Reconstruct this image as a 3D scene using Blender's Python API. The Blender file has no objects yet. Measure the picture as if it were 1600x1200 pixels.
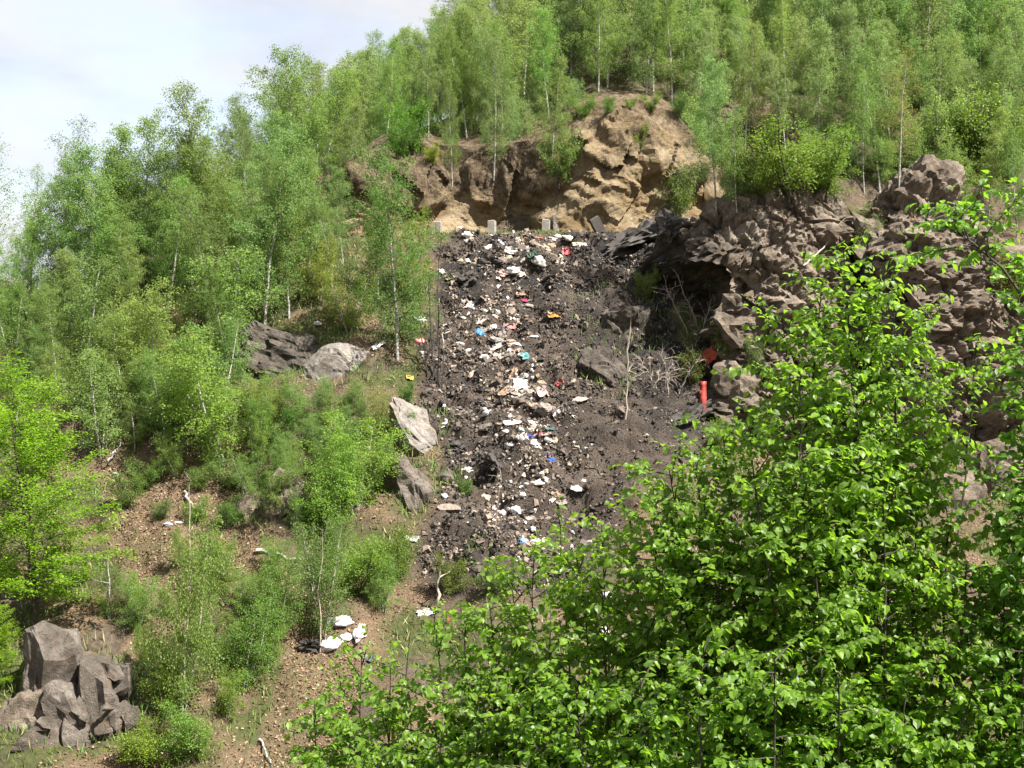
import bpy, math, random
import numpy as np
from mathutils import Vector, Matrix
from mathutils.bvhtree import BVHTree

R = math.radians
scene = bpy.context.scene
COL = scene.collection

# ------------------------------------------------------------------ camera, sky, sun, exposure
FPX, PITCH = 1931.0, R(3.0)
cam_d = bpy.data.cameras.new('camera'); cam = bpy.data.objects.new('camera', cam_d); COL.objects.link(cam)
cam.location = (0, 0, 0); cam.rotation_euler = (R(90) + PITCH, 0, 0)
cam_d.sensor_width = 36; cam_d.lens = 36 * FPX / 1600; cam_d.clip_end = 2000; cam_d.clip_start = .1
scene.camera = cam
SUN_AZ, SUN_EL = R(128), R(51)
to_sun = Vector((math.sin(SUN_AZ) * math.cos(SUN_EL), math.cos(SUN_AZ) * math.cos(SUN_EL), math.sin(SUN_EL)))
sd = bpy.data.lights.new('sun', 'SUN'); sd.energy = 5.0; sd.angle = R(.53); sd.color = (1, .945, .86)
so = bpy.data.objects.new('sun', sd); COL.objects.link(so); so.location = to_sun * 80
so.rotation_euler = to_sun.to_track_quat('Z', 'Y').to_euler()
world = bpy.data.worlds.new('World'); scene.world = world; world.use_nodes = True
wn, wl = world.node_tree.nodes, world.node_tree.links
bg = wn['Background']; bg.inputs['Strength'].default_value = .115
sky = wn.new('ShaderNodeTexSky'); sky.sky_type = 'NISHITA'; sky.sun_disc = False
sky.sun_elevation = SUN_EL; sky.sun_rotation = SUN_AZ
tc = wn.new('ShaderNodeTexCoord'); mp = wn.new('ShaderNodeMapping'); mp.inputs['Scale'].default_value = (1, 1, 2.4)
mp.inputs['Location'].default_value = (.35, 0, .2)
nz = wn.new('ShaderNodeTexNoise'); nz.inputs['Scale'].default_value = 3.2; nz.inputs['Detail'].default_value = 6; nz.inputs['Roughness'].default_value = .5
rp = wn.new('ShaderNodeValToRGB'); rp.color_ramp.elements[0].position = .3; rp.color_ramp.elements[0].color = (.55,) * 3 + (1,)
rp.color_ramp.elements[1].position = .52; rp.color_ramp.elements[1].color = (.97,) * 3 + (1,)
mx = wn.new('ShaderNodeMix'); mx.data_type = 'RGBA'
nz2 = wn.new('ShaderNodeTexNoise'); nz2.inputs['Scale'].default_value = 7.5; nz2.inputs['Detail'].default_value = 5; wl.new(mp.outputs['Vector'], nz2.inputs['Vector'])
rp2 = wn.new('ShaderNodeValToRGB'); rp2.color_ramp.elements[0].position = .36; rp2.color_ramp.elements[0].color = (1.9, 1.97, 2.18, 1)
rp2.color_ramp.elements[1].position = .6; rp2.color_ramp.elements[1].color = (2.4, 2.37, 2.38, 1)
wl.new(nz2.outputs['Fac'], rp2.inputs['Fac']); wl.new(rp2.outputs['Color'], mx.inputs['B'])
wl.new(tc.outputs['Generated'], mp.inputs['Vector']); wl.new(mp.outputs['Vector'], nz.inputs['Vector'])
wl.new(nz.outputs['Fac'], rp.inputs['Fac']); wl.new(rp.outputs['Color'], mx.inputs['Factor'])
wl.new(sky.outputs['Color'], mx.inputs['A']); wl.new(mx.outputs['Result'], bg.inputs['Color'])
scene.view_settings.view_transform = 'Standard'; scene.view_settings.look = 'None'
scene.view_settings.exposure = 1.78; scene.view_settings.gamma = 1
scene.render.engine = 'CYCLES'
scene.cycles.max_bounces = 6; scene.cycles.diffuse_bounces = 4; scene.cycles.glossy_bounces = 2
scene.cycles.transmission_bounces = 4; scene.cycles.transparent_max_bounces = 8
scene.cycles.use_denoising = True
try: scene.cycles.denoiser = 'OPENIMAGEDENOISE'
except Exception: pass

# ------------------------------------------------------------------ pixel <-> world (pixels of the 1600x1200 photograph)
cP, sP = math.cos(PITCH), math.sin(PITCH)
def ray(px, py):
    a, b = (px - 800) / FPX, (600 - py) / FPX
    return Vector((a, cP - b * sP, sP + b * cP))
def at(px, py, depth):
    d = ray(px, py); return d * (depth / d.y)
def proj(P):
    P = np.asarray(P, float)
    f = np.maximum(P[..., 1] * cP + P[..., 2] * sP, .01); u = -P[..., 1] * sP + P[..., 2] * cP
    return 800 + FPX * P[..., 0] / f, 600 - FPX * u / f
def in_poly(px, py, poly):
    r = np.zeros(px.shape, bool); n = len(poly)
    for i in range(n):
        x1, y1 = poly[i]; x2, y2 = poly[(i + 1) % n]
        c = ((y1 > py) != (y2 > py))
        r ^= c & (px < (x2 - x1) * (py - y1) / (y2 - y1 + 1e-9) + x1)
    return r

# ------------------------------------------------------------------ numpy noise
def _h(i, j, k, s):
    n = (i.astype(np.int64) * 374761393 + j.astype(np.int64) * 668265263 + k.astype(np.int64) * 2147483647 + s * 974634777) & 0xffffffff
    n = ((n ^ (n >> 13)) * 1274126177) & 0xffffffff
    n = ((n ^ (n >> 16)) * 2246822519) & 0xffffffff
    return (n ^ (n >> 15)) & 0xffffffff
def hr(i, j, k, s): return _h(i, j, k, s) / 4294967295.0
def vnoise(P, s=0):
    P = np.asarray(P, float); F = np.floor(P); f = P - F; I = F.astype(np.int64)
    w = f * f * f * (f * (f * 6 - 15) + 10); out = 0
    for a in (0, 1):
        for b in (0, 1):
            for c in (0, 1):
                ii, jj, kk = I[..., 0] + a, I[..., 1] + b, I[..., 2] + c
                g = np.stack([hr(ii, jj, kk, s + t) * 2 - 1 for t in (11, 23, 37)], -1)
                d = f - np.array([a, b, c])
                ww = (w[..., 0] if a else 1 - w[..., 0]) * (w[..., 1] if b else 1 - w[..., 1]) * (w[..., 2] if c else 1 - w[..., 2])
                out = out + ww * (g * d).sum(-1)
    return out * 1.3
def fbm(P, s=0, o=4, rough=.5):
    out, a, P = 0, 1., np.asarray(P, float)
    for k in range(o):
        out = out + a * vnoise(P, s + k * 71); P = P * 2.03; a *= rough
    return out
def cells(P, s):
    """Voronoi cells: F1, F2, four random numbers of the nearest cell and the offset from its centre."""
    P = np.asarray(P, float); I = np.floor(P).astype(np.int64)
    f1 = np.full(P.shape[:-1], 9.); f2 = f1.copy(); idx = np.zeros(P.shape, np.int64); off = np.zeros(P.shape)
    for a in (-1, 0, 1):
        for b in (-1, 0, 1):
            for c in (-1, 0, 1):
                J = I + np.array([a, b, c])
                C = J + np.stack([hr(J[..., 0], J[..., 1], J[..., 2], s + t) for t in (1, 2, 3)], -1)
                D = P - C; d = np.sqrt((D * D).sum(-1))
                m = d < f1
                f2 = np.where(m, f1, np.minimum(f2, d)); f1 = np.where(m, d, f1)
                idx = np.where(m[..., None], J, idx); off = np.where(m[..., None], D, off)
    rnd = np.stack([hr(idx[..., 0], idx[..., 1], idx[..., 2], s + t) for t in (5, 6, 7, 8)], -1)
    return f1, f2, rnd, off
def sstep(a, b, x):
    t = np.clip((x - a) / (b - a), 0, 1); return t * t * (3 - 2 * t)

# ------------------------------------------------------------------ mesh helpers
def mk_mesh(name, V, F, mats=(), smooth=False, rnd=None, colr=None, mi=None):
    V = np.asarray(V, np.float32).reshape(-1, 3)
    me = bpy.data.meshes.new(name)
    Fs = F if isinstance(F, (list, tuple)) else [F]
    Fs = [np.asarray(f, np.int32) for f in Fs if len(f)]
    me.vertices.add(len(V)); me.vertices.foreach_set('co', V.ravel())
    nl = sum(f.size for f in Fs); nf = sum(len(f) for f in Fs)
    me.loops.add(nl); me.loops.foreach_set('vertex_index', np.concatenate([f.ravel() for f in Fs]))
    tot = np.concatenate([np.full(len(f), f.shape[1], np.int32) for f in Fs])
    me.polygons.add(nf); me.polygons.foreach_set('loop_start', np.concatenate([[0], np.cumsum(tot)[:-1]]).astype(np.int32))
    try: me.polygons.foreach_set('loop_total', tot)
    except Exception: pass
    for m in (mats if isinstance(mats, (list, tuple)) else [mats]): me.materials.append(m)
    if mi is not None: me.polygons.foreach_set('material_index', np.asarray(mi, np.int32))
    me.update(calc_edges=True)
    me.polygons.foreach_set('use_smooth', np.full(nf, bool(smooth)))
    if rnd is not None:
        a = me.attributes.new('rnd', 'FLOAT', 'POINT'); a.data.foreach_set('value', np.asarray(rnd, np.float32))
    if colr is not None:
        a = me.attributes.new('mask', 'FLOAT_COLOR', 'POINT'); a.data.foreach_set('color', np.asarray(colr, np.float32).ravel())
    return me
def obj(name, me, parent=None, loc=(0, 0, 0), rot=(0, 0, 0), sc=(1, 1, 1), color=None):
    o = bpy.data.objects.new(name, me); COL.objects.link(o)
    o.location = loc; o.rotation_euler = rot; o.scale = sc if hasattr(sc, '__len__') else (sc,) * 3
    if parent is not None: o.parent = parent
    if color is not None: o.color = (*color[:3], 1)
    return o
def tag(o, label=None, cat=None, group=None, kind=None):
    if label: o['label'] = label
    if cat: o['category'] = cat
    if group: o['group'] = group
    if kind or cat: o['kind'] = kind or 'thing'
    return o
def grid_faces(nu, nv):
    a = np.arange(nu * nv).reshape(nu, nv)
    return np.stack([a[:-1, :-1], a[1:, :-1], a[1:, 1:], a[:-1, 1:]], -1).reshape(-1, 4)
def grid_normals(G, sm=0):
    for _ in range(sm):
        G = G.copy(); G[1:-1, 1:-1] = (G[:-2, 1:-1] + G[2:, 1:-1] + G[1:-1, :-2] + G[1:-1, 2:]) / 4
    du = np.gradient(G, axis=0); dv = np.gradient(G, axis=1)
    n = np.cross(du, dv); return n / (np.linalg.norm(n, axis=-1, keepdims=True) + 1e-9)
class MB:
    def __init__(s): s.V, s.F, s.n = [], {}, 0
    def add(s, V, F):
        V = np.asarray(V, float); F = np.asarray(F)
        s.V.append(V); s.F.setdefault(F.shape[1], []).append(F + s.n); s.n += len(V)
    def tube(s, P, Rr, k=5):
        P = np.asarray(P, float); n = len(P); Rr = np.broadcast_to(np.asarray(Rr, float), (n,))
        T = np.gradient(P, axis=0); T /= np.linalg.norm(T, axis=1, keepdims=True) + 1e-9
        ref = np.where(np.abs(T[:, 2:3]) > .9, [[1., 0, 0]], [[0, 0, 1.]])
        A = np.cross(T, ref); A /= np.linalg.norm(A, axis=1, keepdims=True) + 1e-9
        B = np.cross(T, A); an = np.arange(k) * 2 * math.pi / k
        V = P[:, None] + Rr[:, None, None] * (A[:, None] * np.cos(an)[None, :, None] + B[:, None] * np.sin(an)[None, :, None])
        a = np.arange(n * k).reshape(n, k); b = np.roll(a, -1, 1)
        F = np.stack([a[:-1], b[:-1], b[1:], a[1:]], -1).reshape(-1, 4)
        s.add(V.reshape(-1, 3), F)
        s.add(P[[0, -1]], np.zeros((0, 3), int))
        m = s.n - 2
        s.F.setdefault(3, []).append(np.stack([b[-1] + s.n - 2 - n * k, a[-1] + s.n - 2 - n * k, np.full(k, m + 1)], -1))
    def mesh(s, name, mat, smooth=True, **k):
        return mk_mesh(name, np.concatenate(s.V), [np.concatenate(f) for f in s.F.values()], mat, smooth, **k)

# ------------------------------------------------------------------ materials
def mat(name):
    m = bpy.data.materials.new(name); m.use_nodes = True; nt = m.node_tree
    return m, nt, nt.nodes['Principled BSDF']
def N(nt, t, **k):
    n = nt.nodes.new(t)
    for a, b in k.items():
        if a in n.inputs: n.inputs[a].default_value = b
        else: setattr(n, a, b)
    return n
def noise(nt, scale, detail=5, rough=.6, vec=None, stretch=None):
    n = N(nt, 'ShaderNodeTexNoise'); n.inputs['Scale'].default_value = scale; n.inputs['Detail'].default_value = detail; n.inputs['Roughness'].default_value = rough
    c = N(nt, 'ShaderNodeTexCoord'); src = c.outputs['Object']
    if stretch:
        m = N(nt, 'ShaderNodeMapping'); m.inputs['Scale'].default_value = stretch[:3]
        if len(stretch) > 3: m.inputs['Rotation'].default_value = stretch[3:]
        nt.links.new(src, m.inputs['Vector']); src = m.outputs['Vector']
    nt.links.new(src, n.inputs['Vector']); return n.outputs['Fac']
def ramp(nt, fac, stops):
    r = N(nt, 'ShaderNodeValToRGB'); e = r.color_ramp.elements
    while len(e) < len(stops): e.new(.5)
    for i, (p, c) in enumerate(stops):
        e[i].position = p; e[i].color = (*c, 1) if len(c) == 3 else c
    nt.links.new(fac, r.inputs['Fac']); return r.outputs['Color']
def mixc(nt, fac, a, b, mode='MIX'):
    m = N(nt, 'ShaderNodeMix'); m.data_type = 'RGBA'; m.blend_type = mode
    for s, v in (('Factor', fac), ('A', a), ('B', b)):
        if hasattr(v, 'is_linked') or hasattr(v, 'links'): nt.links.new(v, m.inputs[s])
        else: m.inputs[s].default_value = v if not isinstance(v, tuple) or len(v) == 4 else (*v, 1)
    return m.outputs['Result']
def bump(nt, bsdf, h, strength=.5, dist=.05):
    b = N(nt, 'ShaderNodeBump'); b.inputs['Strength'].default_value = strength; b.inputs['Distance'].default_value = dist
    nt.links.new(h, b.inputs['Height']); nt.links.new(b.outputs['Normal'], bsdf.inputs['Normal'])
def g3(v): return (v, v, v)

def leaf_mat(name, base, trans, rough=.5, tfac=.42, spec=.35, var=.35):
    """object colour tints the tree, the rnd attribute each leaf"""
    m, nt, p = mat(name); L = nt.links
    at_ = N(nt, 'ShaderNodeAttribute'); at_.attribute_name = 'rnd'
    oi = N(nt, 'ShaderNodeObjectInfo')
    c = ramp(nt, at_.outputs['Fac'], [(0, tuple(x * (1 - var) for x in base)), (.5, base), (1, (min(1, base[0] * (1 + var * 1.3)), base[1] * (1 + var), base[2] * (1 + var * .5)))])
    c = mixc(nt, 1.0, c, oi.outputs['Color'], 'MULTIPLY')
    L.new(c, p.inputs['Base Color']); p.inputs['Roughness'].default_value = rough; p.inputs['Specular IOR Level'].default_value = spec
    t = N(nt, 'ShaderNodeBsdfTranslucent')
    c2 = mixc(nt, 1.0, trans, oi.outputs['Color'], 'MULTIPLY'); L.new(c2, t.inputs['Color'])
    s = N(nt, 'ShaderNodeMixShader'); s.inputs['Fac'].default_value = tfac
    L.new(p.outputs[0], s.inputs[1]); L.new(t.outputs[0], s.inputs[2]); L.new(s.outputs[0], nt.nodes['Material Output'].inputs['Surface'])
    return m
M = {}
M['birch_leaf'] = leaf_mat('birch_leaf', (.127, .192, .053), (.285, .43, .095), .5, .5, .35, .3)
M['bush_leaf'] = leaf_mat('bush_leaf', (.09, .155, .028), (.2, .34, .035), .5, .4, .4)
M['hazel_leaf'] = leaf_mat('hazel_leaf', (.10, .18, .02), (.275, .49, .03), .45, .5, .4, .4)
M['beech_leaf'] = leaf_mat('beech_leaf', (.125, .21, .02), (.27, .45, .03), .45, .46, .3)

m, nt, p = mat('birch_bark'); M['birch_bark'] = m
f = noise(nt, 3.0, 4, .7, stretch=(2, 2, 6)); c = ramp(nt, f, [(.36, (.05, .045, .04)), (.46, (.22, .21, .19)), (.64, (.40, .385, .36))])
nt.links.new(c, p.inputs['Base Color']); p.inputs['Roughness'].default_value = .75; bump(nt, p, f, .4, .02)
m, nt, p = mat('dark_bark'); M['dark_bark'] = m
f = noise(nt, 14, 5, .7, stretch=(2, 2, .5)); c = ramp(nt, f, [(.3, (.018, .014, .011)), (.7, (.075, .06, .045))])
nt.links.new(c, p.inputs['Base Color']); p.inputs['Roughness'].default_value = .85; bump(nt, p, f, .6, .02)
m, nt, p = mat('twig_bark'); M['twig_bark'] = m
p.inputs['Base Color'].default_value = (.10, .075, .055, 1); p.inputs['Roughness'].default_value = .85
m, nt, p = mat('dead_wood'); M['dead_wood'] = m
f = noise(nt, 9, 5, .7, stretch=(2, 2, .6)); c = ramp(nt, f, [(.3, (.16, .13, .10)), (.7, (.46, .40, .34))])
nt.links.new(c, p.inputs['Base Color']); p.inputs['Roughness'].default_value = .85; bump(nt, p, f, .4, .02)
m, nt, p = mat('charred_wood'); M['charred_wood'] = m
f = noise(nt, 8, 5, .7); c = ramp(nt, f, [(.3, (.012, .011, .010)), (.7, (.06, .05, .042))])
nt.links.new(c, p.inputs['Base Color']); p.inputs['Roughness'].default_value = .8

def rock_mat(name, dark, mid, light, lichen=None, sc=1.0, bs=.8, soot_shade=False):
    m, nt, p = mat(name); M[name] = m
    f = noise(nt, .9 * sc, 7, .68, stretch=(1, 1, 1.5, 0, R(40), 0)); f2 = noise(nt, 5 * sc, 8, .7, stretch=(1, 1, 1.25, 0, R(40), 0)); f3 = noise(nt, 28 * sc, 5, .7)
    c = ramp(nt, f, [(.3, dark), (.5, mid), (.7, light)])
    c = mixc(nt, .75, c, ramp(nt, f2, [(.28, g3(.35)), (.5, g3(.95)), (.72, g3(1.5))]), 'MULTIPLY')
    c = mixc(nt, .6, c, ramp(nt, f3, [(.3, g3(.5)), (.5, g3(1)), (.7, g3(1.4))]), 'MULTIPLY')
    if lichen:
        fl = noise(nt, 2.3 * sc, 6, .7)
        c = mixc(nt, ramp(nt, fl, [(.56, g3(0)), (.66, g3(.7))]), c, lichen)
    if soot_shade:
        sa = N(nt, 'ShaderNodeAttribute'); sa.attribute_name = 'rnd'; c = mixc(nt, sa.outputs['Fac'], c, (.015, .013, .011))  # rnd blackens the colour: gully shade painted in, along with soot
    nt.links.new(c, p.inputs['Base Color']); p.inputs['Roughness'].default_value = .9; p.inputs['Specular IOR Level'].default_value = .25
    ad = N(nt, 'ShaderNodeMath'); ad.operation = 'ADD'; nt.links.new(f2, ad.inputs[0]); nt.links.new(f3, ad.inputs[1])
    bump(nt, p, ad.outputs[0], bs, .09); return m
rock_mat('cliff_rock', (.068, .053, .04), (.145, .117, .09), (.255, .212, .17), (.175, .117, .07))
rock_mat('sooty_shaded_rock', (.068, .053, .04), (.145, .117, .09), (.255, .212, .17), (.175, .117, .07), soot_shade=True)  # cliff rock with painted gully shade and soot in its colour
rock_mat('grey_rock', (.13, .115, .10), (.23, .207, .185), (.30, .275, .25), (.15, .115, .075))
rock_mat('outcrop_rock', (.075, .06, .046), (.165, .14, .116), (.28, .248, .216), (.15, .09, .05), bs=1.2)
rock_mat('debris_rock', (.04, .034, .028), (.09, .076, .063), (.16, .14, .118), None, 1.6)
# ochre bank
m, nt, p = mat('ochre_earth'); M['ochre_earth'] = m
mk = N(nt, 'ShaderNodeAttribute'); mk.attribute_name = 'mask'
sp = N(nt, 'ShaderNodeSeparateColor'); nt.links.new(mk.outputs['Color'], sp.inputs[0])
f = noise(nt, .55, 7, .65); f2 = noise(nt, 5, 8, .72); f3 = noise(nt, 22, 5, .7)
c = ramp(nt, f, [(.3, (.115, .078, .037)), (.45, (.18, .132, .074)), (.6, (.245, .195, .128)), (.78, (.18, .117, .052))])
br = ramp(nt, f2, [(.3, (.042, .030, .019)), (.5, (.095, .071, .047)), (.7, (.175, .136, .095))])
c = mixc(nt, sp.outputs[0], c, br)
c = mixc(nt, .7, c, ramp(nt, f2, [(.28, g3(.4)), (.5, g3(1)), (.72, g3(1.35))]), 'MULTIPLY')
c = mixc(nt, .5, c, ramp(nt, f3, [(.3, g3(.55)), (.5, g3(1)), (.7, g3(1.3))]), 'MULTIPLY')
nt.links.new(c, p.inputs['Base Color']); p.inputs['Roughness'].default_value = .95; p.inputs['Specular IOR Level'].default_value = .1
ad = N(nt, 'ShaderNodeMath'); ad.operation = 'ADD'; nt.links.new(f2, ad.inputs[0]); nt.links.new(f3, ad.inputs[1]); bump(nt, p, ad.outputs[0], .9, .09)
# hillside: mask = dump, green, litter, burnt
m, nt, p = mat('hillside_ground'); M['hillside_ground'] = m
mk = N(nt, 'ShaderNodeAttribute'); mk.attribute_name = 'mask'
sp = N(nt, 'ShaderNodeSeparateColor'); nt.links.new(mk.outputs['Color'], sp.inputs[0])
f = noise(nt, .7, 6, .65); f2 = noise(nt, 4.5, 8, .72); f3 = noise(nt, 20, 6, .7)
soil = ramp(nt, f2, [(.3, (.038, .029, .02)), (.5, (.09, .07, .05)), (.7, (.16, .13, .095))])
lit = ramp(nt, f3, [(.3, (.06, .04, .026)), (.5, (.15, .105, .068)), (.7, (.26, .19, .13))])
grn = ramp(nt, f2, [(.3, (.03, .04, .013)), (.5, (.065, .08, .025)), (.7, (.13, .115, .05))])
dmp = ramp(nt, f3, [(.28, (.014, .011, .009)), (.48, (.058, .046, .037)), (.62, (.10, .08, .065)), (.75, (.20, .165, .138))])
dm2 = ramp(nt, f, [(.35, g3(.55)), (.6, g3(1.3))]); dmp = mixc(nt, 1.0, dmp, dm2, 'MULTIPLY')
brn = ramp(nt, f3, [(.3, (.010, .010, .010)), (.6, (.035, .033, .032)), (.75, (.11, .105, .10))])
c = mixc(nt, sp.outputs[2], soil, lit); c = mixc(nt, sp.outputs[1], c, grn); c = mixc(nt, sp.outputs[0], c, dmp); c = mixc(nt, mk.outputs['Alpha'], c, brn)
nt.links.new(c, p.inputs['Base Color']); p.inputs['Roughness'].default_value = .95; p.inputs['Specular IOR Level'].default_value = .15
ad = N(nt, 'ShaderNodeMath'); ad.operation = 'ADD'; nt.links.new(f2, ad.inputs[0]); nt.links.new(f3, ad.inputs[1]); bump(nt, p, ad.outputs[0], 1.0, .1)

def obj_col_mat(name, rough=.6, spec=.3, trans=0, dirt=.5):
    m, nt, p = mat(name); M[name] = m
    oi = N(nt, 'ShaderNodeObjectInfo'); f = noise(nt, 7, 6, .7)
    c = mixc(nt, dirt, oi.outputs['Color'], ramp(nt, f, [(.36, (.22, .19, .16)), (.6, g3(1.0))]), 'MULTIPLY')
    nt.links.new(c, p.inputs['Base Color']); p.inputs['Roughness'].default_value = rough; p.inputs['Specular IOR Level'].default_value = spec
    bump(nt, p, f, .3, .02); return m
obj_col_mat('plastic', .5, .35, dirt=.7); obj_col_mat('fabric', .85, .1, dirt=.75); obj_col_mat('card', .85, .1, dirt=.8)
def rnd_col_mat(name, stops, rough=.8, spec=.2, inter='CONSTANT'):
    m, nt, p = mat(name); M[name] = m
    a = N(nt, 'ShaderNodeAttribute'); a.attribute_name = 'rnd'
    r = ramp(nt, a.outputs['Fac'], stops); r.node.color_ramp.interpolation = inter
    f = noise(nt, 16, 4, .7); c = mixc(nt, .6, r, ramp(nt, f, [(.3, g3(.5)), (.6, g3(1.2))]), 'MULTIPLY')
    nt.links.new(c, p.inputs['Base Color']); p.inputs['Roughness'].default_value = rough; p.inputs['Specular IOR Level'].default_value = spec
rnd_col_mat('chips', [(0, (.018, .015, .013)), (.28, (.06, .048, .039)), (.52, (.12, .095, .075)), (.76, (.19, .15, .115)), (.90, (.30, .24, .19)), (.955, (.40, .36, .33)), (.985, (.6, .59, .6)), (.994, (.30, .09, .08)), (.997, (.08, .16, .32))], .7, .3)
rnd_col_mat('dry_leaves', [(0, (.06, .037, .022)), (.5, (.15, .098, .06)), (.85, (.22, .15, .095)), (1, (.30, .22, .15))], .8, .2, 'LINEAR')
rnd_col_mat('grass_blade', [(0, (.045, .09, .018)), (.55, (.09, .15, .032)), (.8, (.15, .17, .055)), (1, (.26, .22, .12))], .6, .3, 'LINEAR')
m, nt, p = mat('concrete'); M['concrete'] = m
f = noise(nt, 12, 6, .7); c = ramp(nt, f, [(.3, (.12, .105, .085)), (.6, (.27, .25, .215))]); nt.links.new(c, p.inputs['Base Color']); p.inputs['Roughness'].default_value = .9; bump(nt, p, f, .4, .01)
print('materials')

# ------------------------------------------------------------------ the hillside
ST = [  # x, then knots (y, z): behind viewer, viewer, valley, foot, low, mid, road edge, road back, bank top, upper, crest, back
 (-150, [(-60, 16), (0, -1.75), (12, -11), (28, -10), (38, -7), (46, -3), (52, -1), (57, 0), (60, 0), (75, -2), (100, -7), (220, -20)]),
 (-60, [(-60, 16), (0, -1.75), (12, -11), (28, -9.6), (38, -5), (46, 0), (52, 3), (57, 4), (60, 4), (75, 2), (100, -4), (220, -16)]),
 (-22, [(-60, 16), (0, -1.75), (12, -10.5), (28, -9.2), (38, -4), (47, 3.3), (52, 6.4), (56, 7.2), (60, 7.6), (72, 6.8), (100, 0), (220, -12)]),
 (-12, [(-60, 16), (0, -1.75), (12, -10.5), (29, -8.7), (38, -3.7), (46.5, 3.8), (52, 8.3), (57, 9.0), (60, 11.6), (70, 15), (85, 16), (220, 2)]),
 (-5.5, [(-60, 16), (0, -1.75), (12, -10.5), (30, -8.9), (40, -1.2), (47, 4.7), (52, 9.1), (57, 9.3), (60, 13), (70, 18.3), (90, 23), (220, 26)]),
 (0, [(-60, 16), (0, -1.75), (12, -10.5), (31, -8.4), (40, -.9), (46, 4.1), (52, 9.2), (57, 9.3), (60, 14), (75, 22), (95, 29), (220, 50)]),
 (5, [(-60, 16), (0, -1.75), (12, -10.5), (31, -8.4), (41, -.8), (46.5, 4), (51.5, 9.2), (57, 9.3), (59.5, 15.2), (75, 26.5), (100, 45), (220, 90)]),
 (10, [(-60, 16), (0, -1.75), (12, -10.5), (31, -8.6), (44, -.8), (48, 4), (50.5, 9.0), (57, 9.8), (60, 14), (75, 26.5), (100, 46), (220, 95)]),
 (20, [(-60, 16), (0, -1.75), (12, -10.5), (31, -9), (44, -2), (48, 3), (51, 7.3), (57, 10), (60, 13.5), (75, 26), (100, 46), (220, 96)]),
 (60, [(-60, 16), (0, -1.75), (12, -10.5), (31, -9), (44, -2), (48, 3), (51, 7), (57, 10.5), (60, 14), (75, 27), (100, 48), (220, 98)]),
 (150, [(-60, 16), (0, -1.75), (12, -10.5), (31, -9), (44, -2), (48, 3), (51, 7), (57, 10.5), (60, 14), (75, 27), (100, 48), (220, 98)])]
SX = np.array([s[0] for s in ST], float); SK = np.array([s[1] for s in ST], float)
KN = SK.shape[1]
NSEG = [6, 12, 14, 60, 70, 60, 24, 34, 60, 40, 16]
svals = np.concatenate([np.linspace(i, i + 1, n, endpoint=False) for i, n in enumerate(NSEG)] + [[KN - 1]])
xs = np.concatenate([np.linspace(-150, -34, 30, endpoint=False), np.linspace(-34, -13, 90, endpoint=False), np.linspace(-13, 14, 210, endpoint=False), np.linspace(14, 34, 76, endpoint=False), np.linspace(34, 150, 30)])
def hill_raw(x, s):
    x = np.asarray(x, float); s = np.asarray(s, float)
    i = np.clip(np.searchsorted(SX, x, 'right') - 1, 0, len(SX) - 2); t = (x - SX[i]) / (SX[i + 1] - SX[i]); t = t * t * (3 - 2 * t) * .5 + t * .5
    k = np.clip(np.floor(s).astype(int), 0, KN - 2); w = s - k
    a = SK[i, k] * (1 - t)[..., None] + SK[i + 1, k] * t[..., None]; b = SK[i, k + 1] * (1 - t)[..., None] + SK[i + 1, k + 1] * t[..., None]
    yz = a * (1 - w)[..., None] + b * w[..., None]
    return np.stack([x, yz[..., 0], yz[..., 1]], -1)
XX, SS = np.meshgrid(xs, svals, indexing='ij')
G = hill_raw(XX, SS)
# soften the knots along the slope a little, except at the road
for _ in range(3):
    G2 = G.copy(); G2[:, 1:-1, 1:] = (G[:, :-2, 1:] + 2 * G[:, 1:-1, 1:] + G[:, 2:, 1:]) / 4; G = G2
PX, PY = proj(G)
DUMP = [(700, 372), (760, 366), (930, 362), (1010, 352), (1060, 345), (1075, 420), (1050, 520), (1120, 590), (1130, 690), (1000, 780), (930, 900), (820, 940), (690, 930), (640, 870), (690, 790), (690, 720), (650, 640), (665, 560), (675, 470), (690, 400)]
_jx, _jy = fbm(G / 1.1, 131, 3) * 30, fbm(G / 1.1, 137, 3) * 34
dump = in_poly(PX + _jx, PY + _jy * sstep(400, 480, PY), DUMP) & (G[..., 1] > 33) & (G[..., 1] < 56)
dump = dump.astype(float)
for _ in range(5):
    dump[1:-1, 1:-1] = (dump[:-2, 1:-1] + dump[2:, 1:-1] + dump[1:-1, :-2] + dump[1:-1, 2:] + dump[1:-1, 1:-1]) / 5
road = ((SS > 6.05) & (SS < 6.98)).astype(float)
nrm = grid_normals(G); nrm *= np.sign(nrm[..., 2:3] + 1e-6)
amp = (1 - .85 * road)
D = fbm(G / 3.2, 3, 3) * .55 + fbm(G / .9, 9, 3) * .16 * (1 + dump * .7)
f1, f2, rn, _o = cells(G / .75, 21)
D += dump * ((rn[..., 0] - .5) * .30 + (.5 - f1) * .22)
f1, f2, rn, _o = cells(G / .36, 27)
D += dump * ((rn[..., 0] - .5) * .12 + (.5 - f1) * .10) * sstep(-.3, .4, fbm(G / 1.7, 29, 2) + .1)
D *= amp * sstep(22, 30, G[..., 1]) * .98 + .02
G = G + nrm * D[..., None]
green = sstep(-.15, .35, fbm(G / 2.6, 41, 4) + .12) * (1 - dump) * (.9)
litter = sstep(-.25, .2, fbm(G / 2.2, 57, 4)) * (1 - dump)
upper = (SS > 7)
green = np.where(upper, green * np.where(SS < 8.35, .12, .4), green); litter = np.where(upper, litter * .3, litter)
LIT = [(150, 730), (420, 690), (430, 860), (560, 1000), (540, 1200), (380, 1200), (440, 1040), (180, 900)]
ml = in_poly(PX, PY, LIT) & ~upper
litter = np.where(ml, np.maximum(litter, .9), litter); green = np.where(ml, green * .4, green)
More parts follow.
